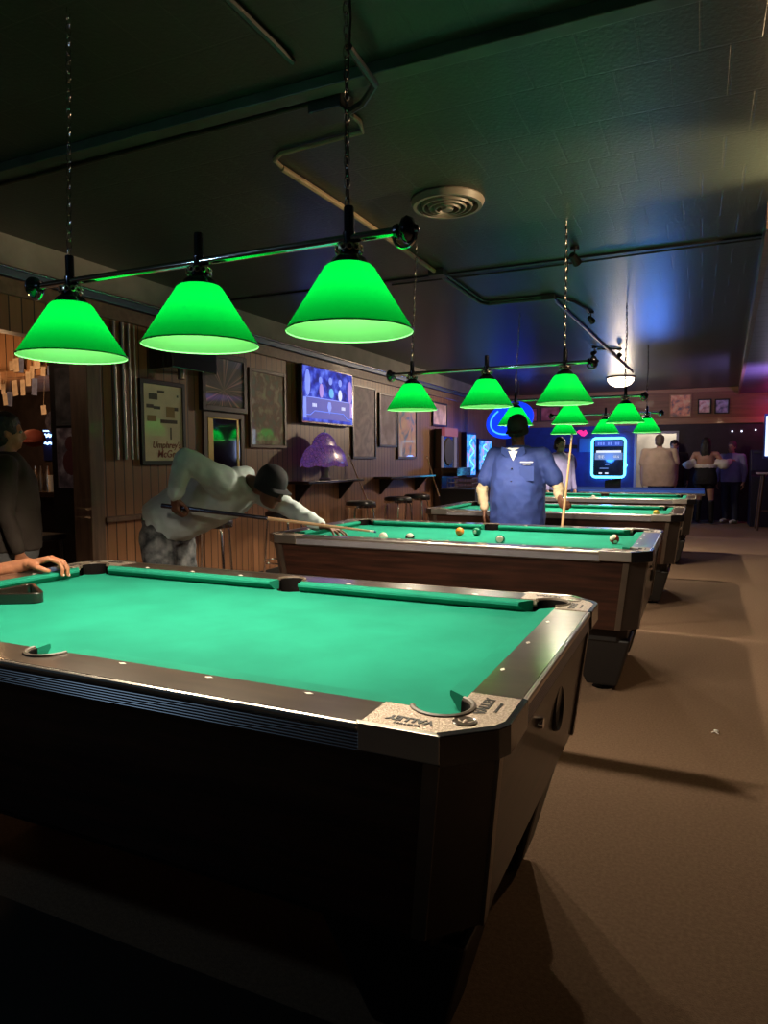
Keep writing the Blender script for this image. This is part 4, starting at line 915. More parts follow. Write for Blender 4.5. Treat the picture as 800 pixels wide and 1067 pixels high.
# ------------------------------------------------------------------ bar area
hd = thing('slatted_hood', 'warm lit wooden slatted hood above the bar', 'bar hood', (-5.2, 3.2, 2.12))
MB().box((-6.6, 3.0, 2.14), (-4.27, 4.4, 2.62)).build('slats', M['panel_bar'], hd, smooth=False)
MB().box((-6.6, 2.97, 2.09), (-4.27, 3.0, 2.15)).build('lower_rail', M['fascia_trim'], hd, smooth=False)
for i in range(26):
    x = -4.95+i*.048+random.uniform(-.02, .02) if i < 18 else -4.2+(i-18)*.05; z = random.choice((2.06, 1.98, 1.88, 1.76, 2.2, 2.12)) if i < 18 else random.choice((1.72, 1.85, 1.95, 2.05, 1.6)); w = random.uniform(.05, .09); h = random.uniform(.08, .17)
    y = 2.94+(i % 3)*.008 if i < 18 else 3.6
    m_ = M['paper'] if i % 4 else M['paper2']
    q = Matrix.Rotation(random.uniform(-.15, .15), 4, 'Y'); q.translation = V((x, y, z))
    mb = MB().box((-w/2, -.001, -h/2), (w/2, .001, h/2), M4=q).tube([(x, y, z+h/2-.01), (x, y+(.03 if i < 18 else 0), max(2.16, z+h/2))], .0015, 4)
    tagm(mb, 'paper_note', m_, ('bluish' if i % 4 == 0 else 'tan')+' paper note '+('pinned high along the bar hood\'s lower rail' if (z > 2.0 and i < 18) else 'dangling low on a string below the bar hood' if i < 18 else 'hanging farther back, right of the bar hood'), 'paper note', 'notes pinned over the bar', smooth=False)
tagm(MB().box((-4.36, 3.10, 1.50), (-4.24, 3.11, 1.78)), 'paper_note', pbr('tan_paper', (.62, .40, .26), .8), 'largest tan paper sheet hanging below the bar hood', 'paper note', smooth=False)
bw = thing('bar_counter', 'dark wooden bar counter behind the post with cups and bottles on it', 'bar counter', (-4.6, 3.2, 0))
MB().box((-7.5, 2.7, .94), (-3.2, 3.3, .99)).build('counter_top', pbr('dark_counter', (.03, .018, .012), .2, coat=.5), bw, smooth=False, bevel=.008)
MB().box((-7.5, 2.85, 0), (-3.3, 3.2, .94)).build('front', M['black_base'], bw, smooth=False)
def lathe_thing(name, prof, x, y, z, mat, lab, cat, grp=None):
    return tagm(MB().lathe([(r, zz+z) for r, zz in prof], (x, y, 0), 18), name, mat, lab, cat, grp)
cupp = [(0, 0), (.036, 0), (.048, .15), (.044, .15), (.034, .01), (0, .01)]
lathe_thing('plastic_cup', cupp, -4.02, 2.82, .99, M['white_plastic'], 'tall frosted white plastic cup on the bar counter', 'cup')
lathe_thing('paper_cup', [(r*.8, z*.6) for r, z in cupp], -3.88, 2.85, .99, pbr('tan_cup', (.6, .36, .24), .6), 'short tan cup to the right of the tall white cup', 'cup')
bot = [(0, 0), (.032, 0), (.033, .14), (.014, .19), (.013, .235), (0, .235)]
for i, x in enumerate((-4.36, -4.28, -4.19)):
    lathe_thing('bottle', bot, x, 2.9, .99, M['brass'] if i % 2 == 0 else M['alu'], ['golden bottle nearest the seated patron on the bar', 'silver bottle between the two golden ones', 'golden bottle beside the tall white cup'][i], 'bottle', 'bottles on the bar counter')
lathe_thing('round_plaque', [(0, 0), (.14, 0), (.14, .02), (0, .02)], 0, 0, 0, M['alu'], 'round bar sign above the blue neon sign', 'sign')
rp = [o for o in bpy.data.objects if o.name == 'round_plaque'][0]; rp.data.materials[0] = pbr('round_sign_face', (.18, .17, .22), .4, c2=(.05, .05, .09), vscale=20); rp.location = (-6.05, 4.55, 1.77); rp.rotation_euler = (PI/2, 0, 0)
ns = thing('neon_sign', 'small bright blue neon bar sign below the round sign', 'neon sign', (-6.05, 4.55, 1.5))
MB().box((-6.28, 4.56, 1.28), (-5.86, 4.6, 1.68)).build('backing', pbr('navy_board', (.01, .015, .08), .4), ns, smooth=False)
bn_ = emis('white_blue_neon', (.35, .6, 1), 3.5)
MB().tube([(-6.24+.36*k/16, 4.54, 1.60+.015*math.sin(k*2.1)) for k in range(17)], .016, 6).build('neon_tube', bn_, ns)
MB().tube([(-6.24+.36*k/16, 4.54, 1.50+.010*math.sin(k*1.7)) for k in range(17)], .013, 6).build('neon_tube', bn_, ns)
MB().tube([(-6.24, 4.54, 1.66), (-5.9, 4.54, 1.65)], .008, 6).build('neon_tube', bn_, ns)
tagm(MB().ball((-5.62, 4.2, 1.86), .04, 10), 'light_bulb', emis('warm_bulb', (1, .85, .65), 5), 'small bare white bulb right of the round bar sign', 'light bulb')
tagm(MB().ball((-5.9, 3.3, 2.02), (.12, .1, .05), 12), 'ceiling_bulb', emis('warm_glow', (1, .62, .28), 7), 'warm glowing lamp under the bar hood at the left edge', 'lamp')
tagm(MB().ball((-4.62, 3.1, 1.50), (.11, .12, .09), 14).ball((-4.55, 3.0, 1.46), (.08, .10, .015), 10), 'baseball_cap', pbr('dark_red_cap', (.16, .03, .02), .8), 'dark red cap shape hanging beside the patron\'s head at the bar', 'cap')
# posters on the return wall facing the camera
def rposter(z0, z1, lab, am, nm='poster'):
    t = thing(nm, lab, 'poster', (-2.93, 2.09, z0), 'posters on the bar return wall')
    f = MB(); x0, x1 = -3.09, -2.79; y = 2.099
    f.box((x0, y-.012, z0), (x1, y, z1)).build('sheet', am, t, smooth=False)
    return t
tp = rposter(1.54, 1.98, 'dark movie-style poster on the bar return wall, upper of two', art('dark_poster', a_noise((.012, .012, .015), (.05, .05, .055), 7)))
bp = rposter(1.06, 1.52, 'pale figure poster in grey and dark red, lower of two on the return wall', art('figure_poster', a_noise((.035, .03, .04), (.20, .19, .22), 9, (.09, .07, .09))))
MB().box((-3.02, 2.084, 1.56), (-2.86, 2.087, 1.575)).build('caption_line', M['grey_cloth'], tp, smooth=False)
MB().ball((-2.94, 2.086, 1.40), (.06, .003, .06), 12).ball((-2.94, 2.086, 1.26), (.09, .003, .10), 12).build('figure_shape', pbr('poster_dark_red', (.10, .02, .025), .7), bp)
# ladder-back bar chair
lc = thing('ladder_back_chair', 'black slat-backed bar chair in front of the counter', 'bar chair', (-3.2, 1.8, 0))
LX0, LX1, LY = -3.42, -2.98, 1.6
for x in (LX0, LX1): MB().tube([(x, LY, 1.05), (x, LY+.03, .7), (x, LY-.02, 0)], .018, 8).build('rear_leg', M['black_plastic'], lc)
for x in (LX0, LX1): MB().tube([(x, LY+.4, .68), (x, LY+.44, 0)], .018, 8).build('front_leg', M['black_plastic'], lc)
for z in (1.02, .945, .87, .80): MB().tube([(LX0, LY, z), ((LX0+LX1)/2, LY-.03, z), (LX1, LY, z)], [.02, .022, .02], 8).build('back_slat', M['black_plastic'], lc)
MB().box((LX0-.02, LY, .67), (LX1+.02, LY+.44, .72)).build('seat', M['seat'], lc, smooth=False, bevel=.015)

# ------------------------------------------------------------------ people
def lerp(a, b, t): return V(a)*(1-t)+V(b)*t
class Blob:
    def __init__(s): s.mb = MB()
    def cap(s, p0, r0, p1, r1, n=14):
        p0, p1 = V(p0), V(p1); s.mb.tube([p0, p1], [r0, r1], n); s.mb.ball(p0, r0, n); s.mb.ball(p1, r1, n); return s
    def ell(s, c, r, rot=None, n=18): s.mb.ball(c, r, n, M4=rot); return s
    def loft(s, rings, n=44):
        # rings: (center, u half-axis vector, v half-axis vector)
        vs = []
        for c, u, v in rings:
            for j in range(n):
                a = 2*PI*j/n; ca, sa = math.cos(a), math.sin(a)
                e = .85; ca = math.copysign(abs(ca)**e, ca); sa = math.copysign(abs(sa)**e, sa)
                vs.append(V(c)+V(u)*ca+V(v)*sa)
        k = len(rings); fs = [(i*n+j, i*n+(j+1) % n, (i+1)*n+(j+1) % n, (i+1)*n+j) for i in range(k-1) for j in range(n)]
        fs += [tuple(range(n-1, -1, -1)), tuple(range((k-1)*n, k*n))]
        s.mb.add(vs, fs); return s
    def done(s, name, mat, parent, vox=.012, smooth=2, wrinkle=0, wscale=9, hem=None):
        me = bpy.data.meshes.new('tmp'); me.from_pydata(s.mb.v, [], s.mb.f)
        bm = bmesh.new(); bm.from_mesh(me); bmesh.ops.recalc_face_normals(bm, faces=bm.faces); bm.to_mesh(me); bm.free()
        o = bpy.data.objects.new('tmp', me); col.objects.link(o)
        r = o.modifiers.new('r', 'REMESH'); r.mode = 'VOXEL'; r.voxel_size = vox; r.use_smooth_shade = True
        if smooth: q = o.modifiers.new('s', 'SMOOTH'); q.factor = .5; q.iterations = smooth
        bpy.context.view_layer.update()
        m2 = bpy.data.meshes.new_from_object(o.evaluated_get(bpy.context.evaluated_depsgraph_get()))
        bpy.data.objects.remove(o)
        if wrinkle:
            nn = [v.normal.copy() for v in m2.vertices]
            for v, nr in zip(m2.vertices, nn):
                p = v.co*wscale; a = noise.noise(p+V((3, 1, 2))); b2 = noise.noise(V((p.x*2.3, p.y*2.3, p.z*1.1)))
                rid = 1-abs(noise.noise(p*1.3+V((9, 2, 4))))*3
                v.co += nr*wrinkle*(a+.6*b2+.5*rid)
        m2.transform(Matrix.Translation(-rootloc(parent))); m2.materials.clear(); m2.materials.append(mat)
        for p in m2.polygons: p.use_smooth = True
        ob = bpy.data.objects.new(name, m2); col.objects.link(ob); ob.parent = parent
        return ob
def frame_from(f, up):
    f = V(f).normalized(); r = f.cross(V(up)).normalized(); u = r.cross(f).normalized(); return f, r, u
def head(bl, c, f, up, s=1.):
    # c = head centre, f = facing
    f, r, u = frame_from(f, up); c = V(c)
    R3 = Matrix((r, f, u)).transposed().to_4x4()
    P = lambda x, y, z: c+(r*x+f*y+u*z)*s
    bl.ell(P(0, -.012, .025), (.074*s, .092*s, .095*s), R3)
    bl.ell(P(0, .018, -.04), (.058*s, .068*s, .072*s), R3)
    bl.ell(P(0, .052, -.088), (.026*s, .026*s, .020*s), R3)       # chin
    bl.cap(P(0, .083, .012), .010*s, P(0, .100, -.030), .015*s, 8)  # nose
    bl.ell(P(.012, .092, -.034), (.009*s,)*3, None, 8); bl.ell(P(-.012, .092, -.034), (.009*s,)*3, None, 8)
    bl.cap(P(-.02, .076, -.060), .008*s, P(.02, .076, -.060), .008*s, 8)  # lips
    bl.cap(P(-.019, .074, -.069), .008*s, P(.019, .074, -.069), .008*s, 8)
    bl.cap(P(-.045, .070, .028), .010*s, P(.045, .070, .028), .010*s, 8)  # brow
    for k in (1, -1): bl.ell(P(k*.076, -.01, -.008), (.010*s, .018*s, .030*s), R3, 10)
    return P, (r, f, u)
def face_bits(parent, P, R, s=1.):
    r, f, u = R; e = MB()
    for k in (1, -1): e.ball(P(k*.031, .073, .006), .011*s, 10)
    e.build('eyes', pbr('eye', (.25, .22, .2), .2) if 'eye' not in bpy.data.materials else bpy.data.materials['eye'], parent)
def hand(bl, w, d, nrm, side, s=1., curl=.6, spread=.12, thumb=1.):
    # w wrist, d finger direction, nrm back-of-hand normal, side=+1 thumb towards (d x nrm)
    d = V(d).normalized(); nrm = V(nrm); nrm = (nrm-d*nrm.dot(d)).normalized(); t = d.cross(nrm)*side
    w = V(w)
    for k in range(4):
        o = t*(.030-.020*k)*s
        bl.cap(w+o*.55, .013*s, w+d*(.082-.004*abs(k-1.2))*s+o, .0115*s, 8)
    tips = []
    L = (.044, .050, .046, .036)
    for k in range(4):
        o = t*(.030-.020*k)*s
        p = w+d*(.085-.004*abs(k-1.2))*s+o
        dd = (d+t*spread*(1.2-k)).normalized(); a = 0
        for j, (ln, rr) in enumerate(((L[k], .0095), (L[k]*.62, .0085), (L[k]*.5, .0075))):
            a += curl*(.55 if j == 0 else .8)
            q = dd*math.cos(a)-nrm*math.sin(a); p2 = p+q*ln*s
            bl.cap(p, rr*s, p2, rr*.93*s, 8); p = p2
        tips.append((p.copy(), q.copy()))
    p = w+t*.022*s+d*.018*s; a1 = (t*.8+d*.7-nrm*.35*thumb).normalized(); p2 = p+a1*.045*s; bl.cap(p, .014*s, p2, .0115*s, 8)
    a2 = (t*.25+d*.9-nrm*.6*thumb).normalized(); p3 = p2+a2*.034*s; bl.cap(p2, .011*s, p3, .010*s, 8); a3 = (d*.9-nrm*.5*thumb-t*.1).normalized(); bl.cap(p3, .010*s, p3+a3*.022*s, .0085*s, 8)
    return tips
def cap_hat(parent, P, R, s, mat, brim=True, name='baseball_cap'):
    r, f, u = R; R3 = Matrix((r, f, u)).transposed().to_4x4(); b = Blob()
    # dome clipped at the brow line
    vs = []; n = 26; prof = [(1.0, -.02), (1.02, .03), (1.0, .07), (.9, .10), (.68, .128), (.36, .143), (.0, .147)]
    for q, z in prof:
        for j in range(n): a = 2*PI*j/n; vs.append(P(.085*q*math.cos(a), -.01+.103*q*math.sin(a), z))
    fs = [(i*n+j, i*n+(j+1) % n, (i+1)*n+(j+1) % n, (i+1)*n+j) for i in range(len(prof)-1) for j in range(n)]; fs.append(tuple(range(n)))
    mb = MB().add(vs, fs)
    cp = mb.build(name, mat, parent)
    if brim:
        bp_ = MB(); top = []; m_ = 12
        for j in range(m_+1): a = PI*(j/m_); top.append((.078*math.cos(a), .065+.085*math.sin(a)))
        vs = [P(x, y, .032-(x*x)*2.5) for x, y in top]+[P(x*.9, .055, .036) for x, y in top]
        vs += [P(x, y, .026-(x*x)*2.5) for x, y in top]+[P(x*.9, .055, .030) for x, y in top]
        k = m_+1; fs = [(j, j+1, k+j+1, k+j) for j in range(m_)]+[(2*k+j, 3*k+j, 3*k+j+1, 2*k+j+1) for j in range(m_)]+[(j, 2*k+j, 2*k+j+1, j+1) for j in range(m_)]
        bp_.add(vs, fs).build('brim', mat, cp)
    return cp
def shoes(parent, feet, mat, s=1.):
    for (a, d) in feet:
        a = V(a); d = V(d).normalized(); b = Blob()
        b.cap(a+V((0, 0, .045)), .045*s, a+d*.17*s+V((0, 0, .035)), .035*s); b.cap(a-d*.05*s+V((0, 0, .045)), .042*s, a+V((0, 0, .08)), .048*s)
        o = b.done('shoe', mat, parent, .01, 1)
        mz = min(v.co.z for v in o.data.vertices)
        for v in o.data.vertices:
            if v.co.z < .006: v.co.z = .001

# ---- bending player
def bender():
    root = thing('person', 'man in pale grey hoodie, dark cap and faded jeans bending over to shoot', 'person', (-1.9, 1.95, 0))
    hip = V((-1.95, 2.02, .85)); waist = V((-1.74, 2.05, .99)); chest = V((-1.42, 2.08, 1.08)); neckb = V((-1.30, 2.07, 1.12)); hc = V((-1.125, 2.08, 1.085))
    shR = V((-1.33, 1.86, 1.14)); elR = V((-1.44, 1.63, 1.275)); wrR = V((-1.555, 1.655, 1.045))
    shL = V((-1.36, 2.24, 1.06)); elL = V((-1.03, 2.20, .935)); wrL = V((-.76, 2.12, .845))
    ax = (chest-hip).normalized(); up = V((-.42, 0, .9)).normalized(); lat = V((0, 1, 0))
    nrm = lat.cross(ax)*-1
    if nrm.z < 0: nrm = -nrm
    b = Blob()
    b.loft([(hip-ax*.05, lat*.16, nrm*.13), (waist, lat*.17, nrm*.135), (chest, lat*.19, nrm*.13), (neckb, lat*.10, nrm*.08)])
    b.cap(chest, .11, neckb+(hc-neckb)*.2, .062); b.cap(neckb, .06, hc, .058)
    for s_, e_, w_ in ((shR, elR, wrR), (shL, elL, wrL)): b.cap(s_, .055, e_, .043); b.cap(e_, .04, w_, .027); b.cap(chest, .09, s_, .06)
    hf = V((.90, -.15, -.42)); hup = V((.42, .0, .9))
    P, R = head(b, hc, hf, hup, 1.08)
    kn = [(V((-1.86, 1.85, .47)), V((-1.90, 1.82, .09))), (V((-1.90, 2.12, .46)), V((-2.02, 2.14, .09)))]
    for (k, a), y in zip(kn, (-.09, .09)): b.cap(hip+V((0, y, -.02)), .10, k, .06); b.cap(k, .058, a, .04); b.cap(a, .04, a+V((.08, 0, -.05)), .03)
    # hands
    hand(b, wrR, (.05, .06, -1), (-.25, -1, .1), -1, 1.1, curl=1.35, spread=.0)
    hand(b, wrL, (.93, -.05, -.16), (0, 0, 1), -1, 1.05, curl=.38, spread=.32)
    body = b.done('body', M['skin_dark'], root, .008, 1)
    face_bits(root, P, R, 1.08)
    # hoodie
    h = Blob(); hl = lat
    h.loft([(hip-ax*.03-nrm*.0+V((-.02, 0, .0)), hl*.185, nrm*.16), (hip+ax*.06, hl*.20, nrm*.185), (waist-nrm*.03, hl*.20, nrm*.195), (lerp(waist, chest, .5)-nrm*.025, hl*.195, nrm*.185), (chest-ax*.02-nrm*.01, hl*.20, nrm*.165), (neckb+ax*.0, hl*.12, nrm*.10)])
    h.cap(chest+V((0, -.10, .02)), .12, shR, .095); h.cap(shR, .092, elR, .072); h.cap(elR, .072, lerp(elR, wrR, .88), .05); h.cap(lerp(elR, wrR, .80), .055, lerp(elR, wrR, .92), .047)
    h.cap(chest+V((0, .10, -.02)), .12, shL, .085); h.cap(shL, .082, elL, .062); h.cap(elL, .062, lerp(elL, wrL, .86), .044)
    h.cap(shR+V((-.05, .03, -.02)), .10, lerp(shR, elR, .5)+V((0, .03, -.04)), .07)
    h.cap(neckb+V((-.03, -.07, .06)), .05, neckb+V((-.05, .08, .06)), .05); h.cap(neckb+V((-.03, -.07, .05)), .045, neckb+V((.03, -.09, -.03)), .035); h.cap(neckb+V((.03, -.09, -.03)), .035, neckb+V((.04, .02, -.09)), .035)
    h.done('hoodie', M['hoodie'], root, .011, 2, .009, 9)
    # jeans
    j = Blob()
    j.loft([(hip+ax*.03, lat*.185, nrm*.155), (hip-ax*.05+V((0, 0, -.04)), lat*.19, nrm*.165), (hip+V((-.01, 0, -.16)), lat*.185, V((.15, 0, 0)))])
    for (k, a), y in zip(kn, (-.10, .10)): j.cap(hip+V((0, y, -.10)), .125, k, .098); j.cap(k, .098, a+V((0, 0, .03)), .085)
    j.done('jeans', M['jeans'], root, .012, 2, .008, 10)
    shoes(root, [((-1.90, 1.82, 0), (1, -.1, 0)), ((-2.02, 2.14, 0), (1, .1, 0))], M['white_cloth'])
    cp = cap_hat(root, P, R, 1.08, pbr('navy_cap', (.004, .005, .010), .8))
    # small pale cap patch
    MB().ball(P(.075, .0, .06), (.004, .012, .012), 8).ball(P(-.078, .03, .04), (.008, .014, .010), 8).build('cap_emblem', M['grey_cloth'], cp)
    return root
bender()
cue((-1.648, 1.642, .987), (-.375, 2.118, .825), 'pool cue held by the bending player, tip just behind the cue ball')

# ---- generic standing figure
def person(label, base, face, H=1.7, sh_w=.21, hip_w=.16, depth=.12, top=None, bottom=None, sleeves='long', hands=None, headdir=None, cap=None, hair=None, hairlong=0, skin=None, vox=.012, shorts=False, legs=None, boots=None, sleeve_mat=None, top_len=.0, belly=0., shoe=None, detail=True, name='person', twr=.005, tilt=(0, 0, 0)):
    root = thing(name, label, 'person', (base[0], base[1], 0)); skin = skin or M['skin_dark']
    k = H/1.7; B = V((base[0], base[1], 0)); f = V((math.cos(face), math.sin(face), 0)); r = V((f.y, -f.x, 0)); u = V((0, 0, 1)); T = V(tilt)
    def W(x, y, z): return B+r*x+f*y+u*z*k+T*(z if z > .9 else 0)
    pel = W(0, 0, .92); wst = W(0, 0, 1.08); chs = W(0, 0, 1.30); nk = W(0, 0, 1.45); hc = W(0, .02, 1.585)
    b = Blob(); uu = u
    b.loft([(W(0, 0, .84), r*hip_w*.8, f*depth*.8), (pel, r*hip_w, f*depth), (wst, r*hip_w*.86, f*depth*.85), (chs, r*sh_w*.82, f*depth*.95), (W(0, 0, 1.40), r*sh_w*.8, f*depth*.7), (nk, r*.06, f*.06)])
    b.cap(W(0, -.01, 1.38), .06, hc-u*.05, .052*k)
    hd_ = headdir or f
    P, R = head(b, hc, hd_, u, k*.98)
    arms = []
    for sgn in (1, -1):
        S = W(sgn*sh_w, 0, 1.385)
        hh = hands[0 if sgn > 0 else 1] if hands else None
        if hh: E, Wr = V(hh[0]), V(hh[1]); hd2, hn, hside, hcurl = hh[2], hh[3], hh[4], hh[5]
        else: E, Wr = W(sgn*(sh_w+.05), -.01, 1.10), W(sgn*(sh_w+.06), .05, .86); hd2, hn, hside, hcurl = (0, 0, -1), r*sgn, -sgn if True else 1, .5
        b.cap(S, .05*k, E, .038*k); b.cap(E, .037*k, Wr, .025*k); b.cap(W(sgn*.05, 0, 1.36), .08*k, S, .055*k)
        if detail: hand(b, Wr, hd2, hn, hside, k, hcurl, .05)
        else: b.cap(Wr, .028, Wr+V(hd2)*.1, .03)
        arms.append((S, E, Wr))
    lg = []
    for sgn in (1, -1):
        ft = legs[0 if sgn > 0 else 1] if legs else (sgn*.11, 0)
        K = W(sgn*.10*.6+ft[0]*.4, .02+ft[1]*.5, .49); A = W(ft[0], ft[1]-.02, .08)
        b.cap(W(sgn*.085, 0, .86), .085*k if not shorts else .088*k, K, .056*k); b.cap(K, .055*k, lerp(K, A, .35), .054*k); b.cap(lerp(K, A, .35), .054*k, A, .036*k); b.cap(A, .036, A+f*.10-u*.045, .028)
        lg.append((K, A))
    b.done('body', skin, root, vox if detail else .014, 1)
    if detail: face_bits(root, P, R, k)
    # top
    g = Blob(); bl = .015
    zb = .86-top_len
    g.loft([(W(0, 0, zb), r*(hip_w+.03), f*(depth+.03+belly)), (W(0, belly*.4, 1.0), r*(hip_w+.035), f*(depth+.035+belly)), (W(0, belly*.3, 1.15), r*(hip_w+.03), f*(depth+.03+belly*.8)), (W(0, 0, 1.30), r*(sh_w*.86+.02), f*(depth+.02)), (W(0, -.005, 1.40), r*(sh_w*.86), f*(depth*.85)), (W(0, -.01, 1.465), r*.075, f*.075)])
    sl = Blob() if sleeve_mat else None; sleeves_done = []
    for S, E, Wr in arms:
        g.cap(W(0, 0, 1.355)*.45+S*.55, .08*k, S, .068*k)
        if sleeves == 'long' and not sleeve_mat: g.cap(S, .066*k, E, .055*k); g.cap(E, .055*k, lerp(E, Wr, .9), .038*k)
        elif sleeves in ('short',) or sleeve_mat: g.cap(S, .070*k, lerp(S, E, .72), .072*k)
        if sl: q_ = Blob(); q_.cap(lerp(S, E, .5), .052*k, E, .048*k); q_.cap(E, .048*k, lerp(E, Wr, .93), .035*k); q_.done('undershirt_sleeve', sleeve_mat, root, .01, 1, .006, 22)
    if top: g.done('shirt', top, root, .011, 2, twr, 9)
    # bottom
    if bottom:
        g = Blob(); g.loft([(W(0, 0, .98), r*(hip_w+.01), f*(depth+.012)), (W(0, 0, .88), r*(hip_w+.02), f*(depth+.02)), (W(0, 0, .80), r*(hip_w+.015), f*(depth+.01))])
        for (K, A), sgn in zip(lg, (1, -1)):
            if shorts: g.cap(W(sgn*.085, 0, .86), .105*k, lerp(W(sgn*.085, 0, .86), K, .25), .10*k)
            else: g.cap(W(sgn*.09, 0, .86), .105*k, K, .080*k); g.cap(K, .08*k, A+u*.02, .066*k)
        g.done('shorts' if shorts else 'trousers', bottom, root, .012, 2, .005, 10)
    if boots:
        for K, A in lg:
            g = Blob(); g.cap(lerp(K, A, .12), .066*k, A, .05*k); g.cap(A, .05, A+f*.12-u*.04, .038); g.done('boot', boots, root, .012, 1)
    else:
        shoes(root, [((A.x, A.y, 0), f) for K, A in lg], shoe or M['black_cloth'])
    if cap: cap_hat(root, P, R, k, cap)
    if hair:
        r2, f2, u2 = R; hb = Blob(); R3 = Matrix((r2, f2, u2)).transposed().to_4x4()
        hb.ell(P(0, -.022, .04), (.084*k, .096*k, .098*k), R3); hb.ell(P(0, -.045, -.01), (.08*k, .07*k, .09*k), R3)
        if hairlong:
            hb.loft([(P(0, -.05, .03), r2*.085, f2*.06), (P(0, -.085, -.12), r2*.095, f2*.05), (P(0, -.10, -.12-hairlong*.5), r2*.10, f2*.035), (P(0, -.095, -.12-hairlong), r2*.05, f2*.02)])
        hb.done('hair', hair, root, .01, 1, .006, 25)
    return root, W, P, R

# man in blue shirt standing between the second and third tables
Y3 = 3.72
pr_, W3, P3, R3_ = person('man in navy work shirt and black cap standing behind the second table', (.12, Y3), -PI/2-.12, H=1.60, sh_w=.200, hip_w=.178, depth=.15, top_len=.10, top=M['navy'], bottom=M['black_cloth'],
    hands=[((-.17, Y3-.02, 1.03), (-.12, Y3-.12, .875), (0, -.1, -1), (-1, -.3, 0), 1, .45), ((.44, Y3-.0, 1.05), (.475, Y3-.17, .985), (.30, -.62, -.40), (-.62, .35, .40), 1, 1.2)],
    headdir=(-.12, -.9, -.35), cap=M['black_cloth'], sleeves='short', sleeve_mat=M['cream_sleeve'], vox=.008, belly=.03, twr=.007)
sp_ = MB().prism([(-.05, .0), (.05, .0), (.0, -.10)], 0, .004, M4=basis((1, 0, 0), (0, 0, 1), (0, -1, 0), (.115, Y3-.150, 1.36)))
sp_.build('undershirt_collar', M['white_cloth'], pr_, smooth=False)
for sgn in (1, -1):
    MB().prism([(0, 0), (sgn*.075, .03), (sgn*.085, -.02), (sgn*.012, -.10)] if sgn > 0 else [(0, 0), (-.012, -.10), (-.085, -.02), (-.075, .03)], 0, .012, M4=basis((1, 0, 0), (0, -.35, .93), (0, -.93, -.35), (.115+sgn*.012, Y3-.145, 1.345))).build('shirt_collar', M['navy'], pr_, smooth=False, bevel=.003)
for z in (1.20, 1.10, 1.0, .90): MB().ball((.115, Y3-.19-(.0 if z > 1.15 else .02), z), (.007, .004, .007), 8).build('button', M['black_plastic'], pr_)
pk = basis((1, 0, 0), (0, 0, 1), (0, -1, 0), (.232, Y3-.182, 1.165))
MB().box((-.055, -.06, 0), (.055, .055, .008), M4=pk).build('breast_pocket', M['navy'], pr_, smooth=False, bevel=.003)
for k_, (zz, w_) in enumerate(((.085, .05), (.07, .03))): MB().box((-w_, zz-.003, .0), (w_*.9, zz+.003, .012), M4=pk).build('embroidered_line', M['white_cloth'], pr_, smooth=False)
cue((.455, Y3-.28, .0), (.575, Y3-.24, 1.46), 'pale pool cue held upright by the man in the navy shirt', M['maple'])
# person behind him
person('person in a lavender-grey top standing behind the man in the navy shirt', (-.52, 8.95), -PI/2+.9, H=1.60, top=M['lavender'], bottom=M['black_cloth'], hair=M['hair'], skin=M['skin_light'], detail=True, vox=.012,
       )
# cream shirt person at the doorway
person('broad person in a cream shirt seen from behind in front of the bright doorway', (.70, 12.7), PI/2, H=1.74, sh_w=.26, hip_w=.29, depth=.20, top=M['cream'], bottom=M['black_cloth'], sleeves='short', hair=M['hair_grey'], skin=M['skin_light'], top_len=.12, vox=.014)
person('dark-haired person in black just beyond the cream shirt person in the doorway', (.93, 13.75), -PI/2, H=1.66, top=M['black_cloth'], bottom=M['black_cloth'], hair=M['hair'], skin=M['skin_light'], vox=.014)
# woman with long hair
wr_, WW, PW, RW = person('woman with long dark hair, off-shoulder white sleeves, black shorts and knee boots', (1.52, 13.2), PI/2-.1, H=1.68, sh_w=.19, hip_w=.20, depth=.14, top=None, bottom=M['black_cloth'], hair=M['hair'], hairlong=.42, skin=M['skin_light'], shorts=True, boots=M['leather'], vox=.012, legs=[(.13, 0), (-.12, 0)],
       hands=[((1.84, 13.15, 1.17), (1.98, 13.38, 1.24), (.2, .7, .2), (0, 0, 1), 1, .5), ((1.22, 13.15, 1.15), (1.12, 13.40, 1.18), (0, 1, 0), (0, 0, 1), 1, .5)])
tb = Blob()
ff = V((math.cos(PI/2-.1), math.sin(PI/2-.1), 0)); rr_ = V((ff.y, -ff.x, 0))
tb.loft([(V((1.52, 13.2, .94)), rr_*.215, ff*.155), (V((1.52, 13.2, 1.05)), rr_*.19, ff*.14), (V((1.52, 13.2, 1.13)), rr_*.19, ff*.14)])
tb.done('black_waist_top', M['black_cloth'], wr_, .012, 1)
tb = Blob()
tb.loft([(V((1.52, 13.2, 1.10)), rr_*.20, ff*.15), (V((1.52, 13.2, 1.17)), rr_*.205, ff*.15)])
tb.cap((1.745, 13.17, 1.20), .08, (1.84, 13.14, 1.17), .10); tb.cap((1.84, 13.14, 1.17), .10, (1.95, 13.33, 1.23), .05)
tb.cap((1.30, 13.17, 1.22), .07, (1.22, 13.14, 1.16), .085); tb.cap((1.22, 13.14, 1.16), .085, (1.14, 13.36, 1.17), .045)
tb.done('white_blouse', M['white_cloth'], wr_, .012, 2, .008, 12)
person('person in a lavender jacket and dark jeans standing against the woman with long hair', (2.0, 13.75), -PI/2-.5, H=1.62, top=M['lavender'], bottom=pbr('dark_denim', (.03, .035, .06), .85), hair=pbr('violet_brown_hair', (.10, .05, .09), .6), skin=M['skin_light'], vox=.014, shoe=M['white_cloth'], legs=[(.1, 0), (-.15, .12)])
